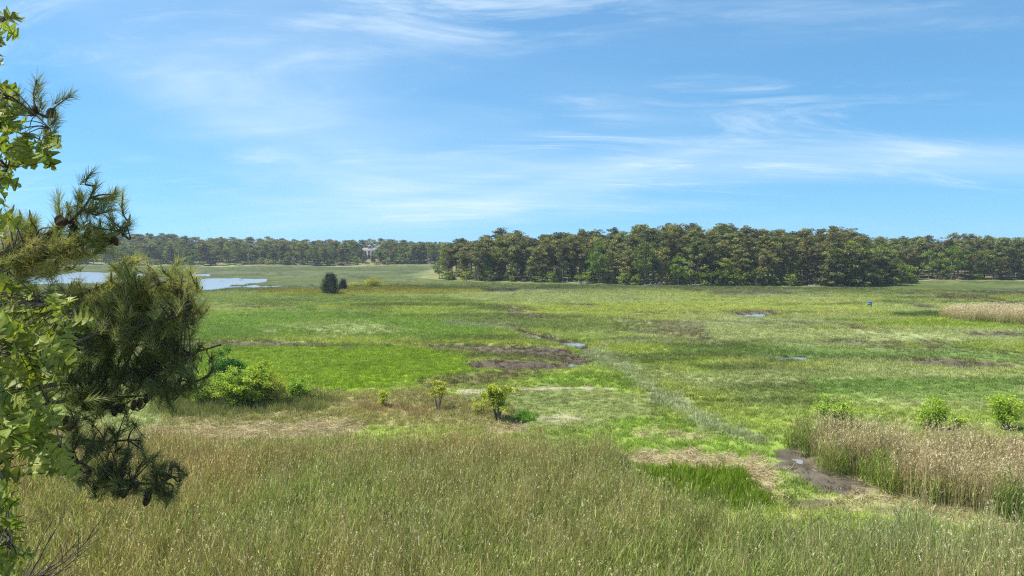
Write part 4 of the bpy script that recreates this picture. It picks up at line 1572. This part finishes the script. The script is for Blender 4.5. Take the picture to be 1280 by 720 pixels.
shrub(479, 508, 489, .28, M['shrub'], 'tiny bright green bush on the straw bank', 9, .045, 5, 45, .08, .2, n_twig=4)
shrub(548, 512, 477, .55, M['shrub'], 'sparse little bush with bare stems and leafy top on the bank', 10, .05, 7, 50, .075, .6, n_twig=4)
shrub(622, 526, 484, .72, M['shrub'], 'vase shaped bush with bare lower stems beside a short black post', 11, .05, 13, 75, .085, .62, n_twig=5)
shrub(600, 518, 501, .3, M['shrub'], 'low leafy sprig at the left foot of the vase shaped bush', 12, .045, 5, 40, .08, .3, n_twig=3)
shrub(1043, 535, 496, .72, M['shrub'], 'bright green bush peeking over the left end of the tall reeds', 13, .05, 12, 75, .13, .35, dome=True, n_twig=6)
shrub(1168, 537, 497, .62, M['shrub'], 'dense green bush behind the middle of the tall reeds', 14, .045, 11, 75, .12, .25, dome=True, n_twig=6)
shrub(1257, 537, 496, .7, M['shrub'], 'bushy green shrub with dark gaps behind the right of the tall reeds', 17, .05, 9, 70, .12, .4, n_twig=6)
shrub(1197, 535, 521, .28, M['shrub'], 'small green sprig behind the tall reeds', 19, .04, 5, 40, .08, .2)


# ------------------------------------------------------------------ small things on the marsh
def trap_box():
    p = gp(1087, 384.5)
    root = link('insect_trap_box', None, loc=(p[0], p[1], ground_z(p[0], p[1])), rz=-.5)
    M['blue'] = simple_mat('blue_paint', [(0.3, (0.10, 0.22, 0.42)), (0.7, (0.15, 0.29, 0.52))], 4, 0.6)
    mb = MB()
    mb.box((0, 0, .56), (.52, .42, .44))
    link('box', mb.mesh('box'), M['blue'], root)
    mb = MB()
    mb.box((0, 0, .805), (.58, .48, .05))
    link('lid', mb.mesh('lid'), M['blue'], root)
    for sx in (-1, 1):
        for sy in (-1, 1):
            mb = MB()
            mb.box((sx * .22, sy * .17, .12), (.05, .05, .46))
            link('leg', mb.mesh('leg'), M['dark_wall'], root)
    tag(root, 'small blue box on legs standing out on the open marsh', 'box')


trap_box()


def stub_post():
    p = gp(641.5, 519)
    mb = MB()
    mb.tube([(0, 0, -.1), (0.01, 0, .1), (.02, .01, .27), (.03, .01, .30)], [.045, .043, .04, .012], 7)
    o = link('short_post', mb.mesh('post', True), M['dark_twig'] if 'dark_twig' in M else M['dead_twig'], None, (p[0], p[1], ground_z(p[0], p[1])))
    tag(o, 'short black weathered post right of the vase shaped bush', 'post')


stub_post()


def logs():
    rng = np.random.default_rng(8)
    for k, (u, dy, ln) in enumerate(((722, -1.5, 4.0), (736, -.8, 3.0), (812, -2.2, 3.2), (822, -1.6, 2.4), (868, -1.0, 3.4), (708, 0, 2.6), (1018, -1, 2.5))):
        x = (u - CX) / FPX * 170
        y = float(shore(x)) + dy
        x = (u - CX) / FPX * y
        a = rng.uniform(-.5, .5)
        mb = MB()
        t = np.linspace(-.5, .5, 6)
        mb.tube(np.stack([t * ln * math.cos(a), t * ln * math.sin(a) + .1 * np.sin(t * 5), .12 + .25 * (t + .5) * rng.uniform(.2, 1)], 1), .13 - .08 * (t + .5), 6)
        mb.tube([(0, 0, .2), (.3, .1, .6), (.5, .1, 1.0)], [.06, .04, .015], 4)
        o = link('driftwood_log', mb.mesh('log', True), M['drift'], None, (x, y, ground_z(x, y)))
        tag(o, 'pale fallen driftwood log at the foot of the wooded point', 'log', 'driftwood along the wooded point')


logs()

# ------------------------------------------------------------------ the pine in the foreground
PINE_BASE = np.array([-5.3, 4.6, 0.0])
PINE_BASE[2] = float(base_height(PINE_BASE[:1], PINE_BASE[1:2])[0])


def smooth_path(pts, n=24):
    P = np.array(pts, float)
    d = np.concatenate([[0], np.cumsum(np.linalg.norm(np.diff(P, axis=0), axis=1))])
    s = np.linspace(0, d[-1], n)
    # Catmull-Rom by cubic Hermite
    m = np.gradient(P, d, axis=0)
    i = np.clip(np.searchsorted(d, s, side='right') - 1, 0, len(P) - 2)
    h = (d[i + 1] - d[i])[:, None]
    t = ((s - d[i]) / (d[i + 1] - d[i]))[:, None]
    return (2 * t ** 3 - 3 * t ** 2 + 1) * P[i] + (t ** 3 - 2 * t ** 2 + t) * h * m[i] + (-2 * t ** 3 + 3 * t ** 2) * P[i + 1] + (t ** 3 - t ** 2) * h * m[i + 1]


def in_poly(u, v, poly):
    return poly_sd(np.array([u]), np.array([v]), poly)[0] < 0


def foreground_pine():
    rng = np.random.default_rng(77)
    root = link('pitch_pine', None, loc=tuple(PINE_BASE))
    off = PINE_BASE
    t = np.linspace(0, 1, 12)
    Pt = np.stack([.25 * np.sin(t * 3), .2 * t, -.3 + 8.3 * t], 1)
    tr = MB()
    tr.tube(Pt, .17 * (1 - t) ** .8 + .03, 10)
    link('trunk', tr.mesh('trunk', True), M['bark'], root)
    trunk_at = lambda z: off + np.array([np.interp(z - off[2], Pt[:, 2], Pt[:, k]) for k in range(3)])
    D0 = 4.7
    main = [   # image points with distance ahead, root first
        [(-70, 175, 4.7), (0, 152, 4.65), (35, 140, 4.6), (62, 146, 4.6)],
        [(-110, 350, 4.8), (15, 312, 4.7), (62, 291, 4.65), (88, 276, 4.6), (108, 256, 4.6), (119, 232, 4.6)],
        [(-90, 360, 4.9), (30, 330, 4.8), (85, 312, 4.75), (122, 298, 4.7), (150, 288, 4.7), (163, 280, 4.7)],
        [(-60, 470, 5.0), (60, 430, 4.9), (120, 400, 4.8), (160, 375, 4.8), (205, 352, 4.8), (236, 352, 4.8)],
        [(-60, 480, 4.7), (70, 440, 4.6), (130, 415, 4.6), (185, 405, 4.6), (232, 392, 4.6)],
        [(-60, 520, 4.9), (70, 480, 4.8), (150, 468, 4.75), (205, 452, 4.7), (245, 440, 4.7), (276, 431, 4.7)],
        [(-60, 530, 5.1), (90, 500, 5.0), (160, 496, 4.9), (210, 490, 4.9), (240, 478, 4.9)],
        [(-60, 580, 4.8), (60, 560, 4.75), (118, 588, 4.7), (165, 602, 4.7), (200, 604, 4.7), (216, 596, 4.7)],
        [(-60, 560, 5.0), (70, 545, 4.9), (125, 552, 4.9), (160, 550, 4.9)],
        [(-80, 345, 5.1), (20, 330, 5.0), (60, 330, 5.0), (110, 318, 5.0)],
        [(-60, 420, 5.2), (20, 400, 5.1), (80, 375, 5.0), (140, 350, 5.0), (162, 330, 5.0)],
    ]
    nodes = []
    br_all = []
    for path in main:
        pts = [at(*p) for p in path]
        z = min(pts[0][2] - .25, off[2] + 7.6)
        pts = [trunk_at(max(z, off[2] + .4))] + pts
        P = smooth_path(pts, 34)
        r = np.linspace(.034, .006, len(P))
        mb = MB()
        mb.tube(P - off, r, 6)
        br_all.append(mb)
        for q in range(8, len(P)):
            nodes.append(P[q])
    nodes = np.array(nodes)
    # regions of needle tufts: outline, count, depth range, painted sun tone (high = sunlit yellow, low = shaded)
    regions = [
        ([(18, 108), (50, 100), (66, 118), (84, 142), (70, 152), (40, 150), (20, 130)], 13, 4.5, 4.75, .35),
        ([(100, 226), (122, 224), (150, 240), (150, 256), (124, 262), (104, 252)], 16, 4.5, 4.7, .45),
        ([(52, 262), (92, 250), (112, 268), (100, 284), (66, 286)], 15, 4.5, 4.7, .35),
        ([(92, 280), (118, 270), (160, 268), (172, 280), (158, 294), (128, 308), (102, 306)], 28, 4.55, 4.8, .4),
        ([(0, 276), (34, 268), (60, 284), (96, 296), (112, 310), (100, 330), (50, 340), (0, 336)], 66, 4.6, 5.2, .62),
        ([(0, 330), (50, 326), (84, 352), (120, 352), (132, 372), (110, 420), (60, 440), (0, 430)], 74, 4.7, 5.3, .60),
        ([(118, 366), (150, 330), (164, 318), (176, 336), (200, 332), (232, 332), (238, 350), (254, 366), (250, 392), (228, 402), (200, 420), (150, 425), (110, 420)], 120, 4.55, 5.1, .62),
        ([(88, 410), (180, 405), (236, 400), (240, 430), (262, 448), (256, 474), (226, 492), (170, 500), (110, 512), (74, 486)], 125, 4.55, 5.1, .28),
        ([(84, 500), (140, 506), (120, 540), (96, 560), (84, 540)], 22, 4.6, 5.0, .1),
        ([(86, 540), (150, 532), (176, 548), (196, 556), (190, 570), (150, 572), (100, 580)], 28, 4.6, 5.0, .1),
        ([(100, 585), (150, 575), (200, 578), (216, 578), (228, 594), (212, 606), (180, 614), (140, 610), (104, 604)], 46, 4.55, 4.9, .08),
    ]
    tw, nb, cd = MB(), MB(), MB()
    tips = []
    for poly, cnt, d0, d1, sun_tone in regions:
        P = np.array(poly)
        cnt = int(cnt * (.7 if cnt < 30 else (1.0 if sun_tone < .2 else 1.5)))
        got, tries = 0, 0
        while got < cnt and tries < cnt * 40:
            tries += 1
            u, v = rng.uniform(P[:, 0].min(), P[:, 0].max()), rng.uniform(P[:, 1].min(), P[:, 1].max())
            if not in_poly(u, v, poly):
                continue
            p = at(u + rng.normal() * 7, v + rng.normal() * 6, rng.uniform(d0, d1))
            tips.append((p, sun_tone + .25 * max(0, (420 - v) / 200) * (v > 300)))  # upper tufts painted yellower and lighter, as if the sun caught them
            got += 1
    for p, sun_tone in tips:
        dd = np.linalg.norm(nodes - p, axis=1) + 0.6 * np.maximum(0, nodes[:, 2] - p[2])
        q = nodes[np.argmin(dd + rng.uniform(0, .06, len(nodes)))]
        dist = np.linalg.norm(p - q)
        mid = (p + q) / 2 + np.array([0, 0, -.12 * dist]) + rng.normal(size=3) * .02
        path = smooth_path([q, mid, p], 6)
        tw.tube(path - off, np.linspace(.0065, .0035, 6), 4)
        dirn = path[-1] - path[-2]
        dirn = dirn / (np.linalg.norm(dirn) + 1e-9)
        dirn = dirn * .8 + np.array([.25, -.05, .5]) + rng.normal(size=3) * .34
        dirn /= np.linalg.norm(dirn)
        # a shoot of needles along the last decimetre
        n = int(rng.uniform(85, 130))
        sl = rng.uniform(.09, .19)
        q_ = rng.uniform(0, 1, n)
        B = p - dirn * (q_[:, None] * sl)
        side = rng.normal(size=(n, 3))
        side -= (side @ dirn)[:, None] * dirn
        side /= np.linalg.norm(side, axis=1)[:, None]
        op = np.clip(rng.normal(size=n) * .2 + .50 + .35 * q_, .12, 1.25)
        D = dirn * np.cos(op)[:, None] + side * np.sin(op)[:, None] + np.array([0, 0, .06])
        D /= np.linalg.norm(D, axis=1)[:, None]
        v = np.clip(rng.normal(size=n) * .16 + sun_tone + rng.normal() * .14, 0, 1)
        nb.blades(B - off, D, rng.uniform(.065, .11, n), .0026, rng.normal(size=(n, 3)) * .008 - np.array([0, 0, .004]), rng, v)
        if rng.uniform() < .28 and sun_tone > .3:     # candle of new growth
            e = p + (dirn * .5 + np.array([0, 0, .8])) * rng.uniform(.03, .07)
            cd.tube(np.array([p, (p + e) / 2, e]) - off, [.006, .007, .003], 5)
    for k, mb in enumerate(br_all):
        link('branch', mb.mesh('branch', True), M['bark'], root)
    o = link('twigs', tw.mesh('twigs', True), M['dead_twig'], root)
    o['kind'] = 'stuff'
    M['candle'] = simple_mat('new_shoot', [(0.3, (0.22, 0.15, 0.06)), (0.7, (0.40, 0.30, 0.13))], 40, 0.8)
    o = link('new_shoots', cd.mesh('new_shoots', True), M['candle'], root)
    o['kind'] = 'stuff'
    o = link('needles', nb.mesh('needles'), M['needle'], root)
    o['kind'] = 'stuff'
    # bare grey twigs hanging at the dark limb's end
    dt = MB()
    for k in range(42):
        q = at(rng.uniform(140, 262), rng.uniform(432, 500), rng.uniform(4.6, 4.9))
        b = nodes[np.argmin(np.linalg.norm(nodes - q, axis=1))]
        ql = np.linalg.norm(q - b) + 1e-6
        e = b + (q - b) * min(1.0, .16 / ql) + rng.normal(size=3) * .02
        dt.tube(smooth_path([b, (b + e) / 2 + rng.normal(size=3) * .012, e], 5) - off, np.linspace(.005, .0015, 5), 4)
    o = link('dead_twigs', dt.mesh('dead_twigs', True), M['grey_bark'], root)
    o['kind'] = 'stuff'
    # cones
    cm = MB()
    rr = np.random.default_rng(3)
    for i in range(11):
        zz = -.055 * i / 10
        rad = .026 * math.sin(math.pi * (.16 + .76 * (i / 10))) + .003
        for j in range(8):
            a = j * .785 + i * .39
            c = np.array([math.cos(a) * rad, math.sin(a) * rad, zz])
            o_ = np.array([math.cos(a), math.sin(a), .35])
            s_ = np.array([-math.sin(a), math.cos(a), 0])
            cm.add([c - s_ * .008 - o_ * .012, c + s_ * .008 - o_ * .012, c + s_ * .005 + o_ * .007, c - s_ * .005 + o_ * .007], quads=[[0, 1, 2, 3]])
    tt = np.linspace(0, 1, 7)
    cm.tube(np.stack([0 * tt, 0 * tt, -.058 * tt], 1), .019 * np.sin(math.pi * (.1 + .85 * tt)) + .002, 8)
    cone = cm.mesh('pine_cone')
    for (u, v, d, tx, ty) in ((74, 277, 4.55, .9, .6), (84, 279, 4.5, -.6, 1.0), (88, 283, 4.6, .2, -1.1), (141, 299, 4.65, .3, .2), (141, 512, 4.6, .1, .2), (148, 510, 4.7, .5, -.2), (168, 504, 4.55, -.1, .1),
                              (176, 502, 4.6, .3, .2), (186, 496, 4.7, -.3, .3), (92, 532, 4.6, .8, .4), (84, 524, 4.7, -.5, .2), (184, 618, 4.6, .1, .1), (186, 624, 4.62, -.4, .1), (157, 614, 4.6, .2, -.2), (143, 613, 4.65, .4, 0),
                              (45, 138, 4.55, .5, .3), (66, 142, 4.55, -.4, .6), (222, 366, 4.55, .3, .3), (236, 380, 4.6, .1, -.2)):
        p = at(u, v, d)
        c = link('pine_cone', cone, M['cone'], root, tuple(p - off + [0, 0, .02]))
        c.rotation_euler = (tx, ty, u * .3)
        c.scale = (.8, .8, 1.1)
    tag(root, 'foreground pitch pine with tufted needle branches and hanging cones reaching in from the side', 'tree')


foreground_pine()


# ------------------------------------------------------------------ the oak in front of it
def oak_leaf_mesh(seed):
    """pointed, deeply lobed leaf about 13 cm long along +Y with a stalk, slightly cupped"""
    rng = np.random.default_rng(seed)
    half = [(.000, .0), (.010, .012), (.022, .022), (.042, .030), (.016, .038), (.012, .046), (.050, .066), (.057, .076), (.018, .070), (.015, .080), (.040, .104), (.038, .112), (.014, .102), (.009, .112), (.013, .124), (.0, .134)]
    Rr = np.array([(x * rng.uniform(.85, 1.12), y) for x, y in half])
    Ll = np.array([(-x * rng.uniform(.85, 1.12), y + rng.normal() * .002) for x, y in half])
    cup, fold, curl = rng.uniform(-1.5, 2.5), rng.uniform(.05, .6), rng.uniform(-4.5, 7)
    z = lambda x, y: np.abs(x) * fold - curl * (y - .05) ** 2 + cup * x * x * 4
    n = len(half)
    C = np.stack([np.zeros(n), Rr[:, 1]], 1)
    V = np.vstack([C, Rr, Ll])
    V3 = np.stack([V[:, 0], V[:, 1], z(V[:, 0], V[:, 1])], 1)
    q = []
    for i in range(n - 1):
        q.append([i, n + i, n + i + 1, i + 1])
        q.append([i, i + 1, 2 * n + i + 1, 2 * n + i])
    mb = MB()
    mb.add(V3, quads=q, var=.5)
    mb.add([(-.0012, -.035, .006), (.0012, -.035, .006), (.0012, .1, .0025 - curl * .0025), (-.0012, .1, .0025 - curl * .0025)], quads=[[0, 1, 2, 3]], var=.9)
    return mb.mesh('oak_leaf', True)


def veined_leaf():
    m, N, L = new_mat('veined_oak_leaf')
    tc = nd(N, 'ShaderNodeTexCoord')
    sep = nd(N, 'ShaderNodeSeparateXYZ')
    L.new(tc.outputs['Object'], sep.inputs[0])

    def mt(op, a, b=None):
        k = nd(N, 'ShaderNodeMath', operation=op)
        for i, v in enumerate((a, b)):
            if v is None:
                continue
            if isinstance(v, (int, float)):
                k.inputs[i].default_value = v
            else:
                L.new(v, k.inputs[i])
        return k.outputs[0]
    ax = mt('ABSOLUTE', sep.outputs[0])
    w = mt('SINE', mt('MULTIPLY', mt('SUBTRACT', sep.outputs[1], mt('MULTIPLY', ax, .9)), 330.0))
    vein = mt('MAXIMUM', mt('SUBTRACT', mt('MULTIPLY', w, 4.0), 3.2), mt('SUBTRACT', 1.0, mt('MULTIPLY', ax, 550.0)))
    vein = mt('MULTIPLY', mt('MAXIMUM', vein, 0.0), .75)
    blot = noise_node(N, L, 38, 4, .6, tc.outputs['Object'])
    c = rampn(N, L, blot, [(0.3, (0.17, 0.215, 0.035)), (0.6, (0.26, 0.31, 0.05)), (0.8, (0.34, 0.37, 0.07))])
    c = mixc(N, L, vein, c, (0.42, 0.45, 0.14))
    oi = nd(N, 'ShaderNodeObjectInfo')
    h = nd(N, 'ShaderNodeHueSaturation')
    mr = nd(N, 'ShaderNodeMapRange')
    L.new(oi.outputs['Random'], mr.inputs[0])
    mr.inputs[3].default_value, mr.inputs[4].default_value = .68, 1.3
    L.new(mr.outputs[0], h.inputs['Value'])
    mr2 = nd(N, 'ShaderNodeMapRange')
    L.new(mt('FRACT', mt('MULTIPLY', oi.outputs['Random'], 9.7)), mr2.inputs[0])
    mr2.inputs[3].default_value, mr2.inputs[4].default_value = .47, .515
    L.new(mr2.outputs[0], h.inputs['Hue'])
    L.new(c, h.inputs['Color'])
    leafy(N, L, h.outputs[0], .4, .48, .3)
    return m


def foreground_oak():
    rng = np.random.default_rng(19)
    base = np.array([-4.1, 2.6, 0.0])
    base[2] = float(base_height(base[:1], base[1:2])[0])
    root = link('oak_tree', None, loc=tuple(base))
    M['oak_leaf'] = foliage_mat('oak_leaf', [(0.0, (0.14, 0.18, 0.03)), (0.5, (0.21, 0.27, 0.04)), (1.0, (0.38, 0.42, 0.10))], .45, .22, spec=.35, rough=.42)
    M['oak_leaf_inner'] = M['oak_leaf']
    M['oak_leaf'] = veined_leaf()
    t = np.linspace(0, 1, 10)
    Pt = np.stack([-.2 * t + .1 * np.sin(t * 4), .2 * t, -.3 + 9 * t], 1)
    mb = MB()
    mb.tube(Pt, .13 * (1 - t) + .02, 9)
    link('trunk', mb.mesh('trunk', True), M['grey_bark'], root)
    trunk_at = lambda z: base + np.array([np.interp(z - base[2], Pt[:, 2], Pt[:, k]) for k in range(3)])
    regions = [   # outline, leaves, distances
        ([(-30, 6), (6, 12), (13, 40), (4, 62), (-30, 70)], 12, 3.3, 3.7),
        ([(-40, 92), (12, 104), (44, 150), (66, 158), (70, 178), (50, 196), (30, 190), (16, 226), (-40, 236)], 62, 3.2, 3.8),
        ([(-40, 262), (10, 270), (20, 300), (-40, 300)], 8, 3.3, 3.7),
        ([(-40, 330), (20, 350), (60, 372), (96, 372), (104, 392), (88, 430), (76, 470), (60, 500), (70, 540), (84, 570), (66, 590), (30, 566), (-40, 560)], 165, 3.1, 3.9),
        ([(-40, 556), (10, 590), (18, 640), (26, 700), (20, 730), (-40, 730)], 50, 3.2, 3.8),
    ]
    kinds = [oak_leaf_mesh(s) for s in range(7)]
    limbs = [[(-120, 130, 3.6), (-30, 118, 3.55), (30, 132, 3.5), (62, 160, 3.5)],
             [(-140, 330, 3.7), (-40, 360, 3.6), (30, 375, 3.5), (80, 385, 3.45), (98, 388, 3.45)],
             [(-140, 400, 3.8), (-40, 430, 3.6), (20, 450, 3.5), (60, 500, 3.5), (76, 560, 3.5)],
             [(-140, 500, 3.7), (-50, 540, 3.6), (0, 590, 3.5), (14, 680, 3.5)],
             [(-140, 20, 3.6), (-40, 14, 3.5), (6, 24, 3.5)], [(-120, 200, 3.6), (-30, 190, 3.55), (10, 210, 3.5)]]
    nodes = []
    for l in limbs:
        pts = [at(*p) for p in l]
        pts = [trunk_at(max(base[2] + .5, min(pts[0][2] - .2, base[2] + 8.5)))] + pts
        P = smooth_path(pts, 30)
        mb = MB()
        mb.tube(P - base, np.linspace(.022, .003, 30), 6)
        link('branch', mb.mesh('branch', True), M['grey_bark'], root)
        nodes.append(P[8:])
    nodes = np.vstack(nodes)
    tw = MB()
    for poly, cnt, d0, d1 in regions:
        P = np.array(poly)
        got = 0
        while got < cnt:
            u, v = rng.uniform(P[:, 0].min(), P[:, 0].max()), rng.uniform(P[:, 1].min(), P[:, 1].max())
            if not in_poly(u, v, poly):
                continue
            got += 1
            p = at(u, v, rng.uniform(d0, d1))
            b = nodes[np.argmin(np.linalg.norm(nodes - p, axis=1))]
            out = p - b
            out = out / (np.linalg.norm(out) + 1e-6) * .5 + np.array([.35, -.1, -.6]) + rng.normal(size=3) * .75
            out /= np.linalg.norm(out)
            stem0 = p - out * .05
            tw.tube(smooth_path([b, (b + stem0) / 2 + [0, 0, .02], stem0], 4) - base, [.003, .0025, .002, .0012], 4)
            lf = link('leaf', kinds[rng.integers(7)], M['oak_leaf'], root, tuple(p - out * .03 - base))
            # leaf: +Y along out, +Z roughly up with scatter
            up = Vector((rng.normal() * .8 - .1, -.7 + rng.normal() * .7, .7))
            yv = Vector(out)
            xv = yv.cross(up).normalized()
            zv = xv.cross(yv).normalized()
            from mathutils import Matrix
            lf.rotation_euler = Matrix((xv, yv, zv)).transposed().to_euler()
            s = rng.uniform(.65, 1.12)
            lf.scale = (s, s, s)
    o = link('twigs', tw.mesh('twigs', True), M['dead_twig'], root)
    o['kind'] = 'stuff'
    # the inner leaves behind the counted ones
    inner = MB()
    src = []
    for me in kinds:
        V = np.empty(len(me.vertices) * 3)
        me.vertices.foreach_get('co', V)
        src.append((V.reshape(-1, 3), np.array([list(p.vertices) for p in me.polygons])))
    for poly, cnt, d0, d1 in regions:
        P = np.array(poly)
        got = 0
        while got < cnt * 1.0:
            u, v = rng.uniform(P[:, 0].min() - 25, P[:, 0].max() - 6), rng.uniform(P[:, 1].min(), P[:, 1].max())
            if not in_poly(u + 5, v, poly):
                continue
            got += 1
            V, Q = src[rng.integers(7)]
            yv = np.array([.35, -.1, -.6]) + rng.normal(size=3) * .75
            yv /= np.linalg.norm(yv)
            xv = np.cross(yv, np.array([.05, -.55, .8]) + rng.normal(size=3) * .5)
            xv /= np.linalg.norm(xv)
            zv = np.cross(xv, yv)
            inner.add((V * rng.uniform(.65, 1.1)) @ np.array([xv, yv, zv]) + at(u, v, rng.uniform(d0 + .2, d1 + .35)) - base, quads=Q, var=rng.uniform(.1, .7))
    o = link('inner_foliage', inner.mesh('inner_foliage', True), M['oak_leaf_inner'], root)
    o['kind'] = 'stuff'
    # leaves of the crown outside the picture
    cr = MB()
    C = rng.normal(size=(700, 3)) * [.6, .9, 1.2] + [-1.6, -.9, 5.6]
    cr.cards(C, rng, .06, .55, .4, rng.uniform(0, 1, 700))
    o = link('foliage', cr.mesh('foliage'), M['oak_leaf_inner'], root)
    o['kind'] = 'stuff'
    tag(root, 'foreground oak with large glossy lobed green leaves hanging in front of the pine', 'tree')


foreground_oak()


def dead_bush():
    rng = np.random.default_rng(4)
    p0 = at(18, 745, 4.3)
    b = p0.copy()
    b[2] = float(base_height(b[:1], b[1:2])[0]) - .05
    root = link('dead_shrub', None, loc=tuple(b))
    for k, (u, v, d) in enumerate(((124, 661, 4.4), (104, 668, 4.5), (92, 690, 4.4), (66, 664, 4.5), (112, 684, 4.3), (96, 712, 4.35), (50, 672, 4.5))):
        mb = MB()
        e = at(u, v, d)
        mid = p0 + (e - p0) * .5 + np.array([0, 0, -.03])
        P = smooth_path([b + [.01 * k, 0, 0], (b + p0) / 2 + [.02 * k, 0, 0], p0 + rng.normal(size=3) * .02, mid, e], 22)
        mb.tube(P - b, np.linspace(.013, .002, 22), 5)
        for q in range(9):
            i = rng.integers(11, 21)
            e2 = P[i] + (P[min(i + 1, 21)] - P[i - 1]) * rng.uniform(.5, 1.4) + rng.normal(size=3) * [.05, .05, .06] + [0, 0, .03]
            mb.tube(smooth_path([P[i], (P[i] + e2) / 2 + rng.normal(size=3) * .008, e2], 4) - b, [.004, .003, .002, .0012], 4)
        link('branch', mb.mesh('branch', True), M['dead_twig'], root)
    tag(root, 'bare dead branching shrub below the hanging oak leaves', 'shrub')


dead_bush()

# ------------------------------------------------------------------ air
def haze():
    mb = MB()
    mb.box((0, 100, 13.5), (3400, 3400, 30.5))
    m, N, L = new_mat('haze_air')
    v = nd(N, 'ShaderNodeVolumePrincipled')
    v.inputs['Color'].default_value = (0.72, 0.84, 1.0, 1)
    v.inputs['Density'].default_value = HAZE
    v.inputs['Anisotropy'].default_value = 0.2
    o = nd(N, 'ShaderNodeOutputMaterial')
    L.new(v.outputs[0], o.inputs['Volume'])
    ob = link('haze', mb.mesh('haze'), m)
    tag(ob, 'thin bluish summer haze over the marsh', kind='stuff')


HAZE = 0.00028
haze()
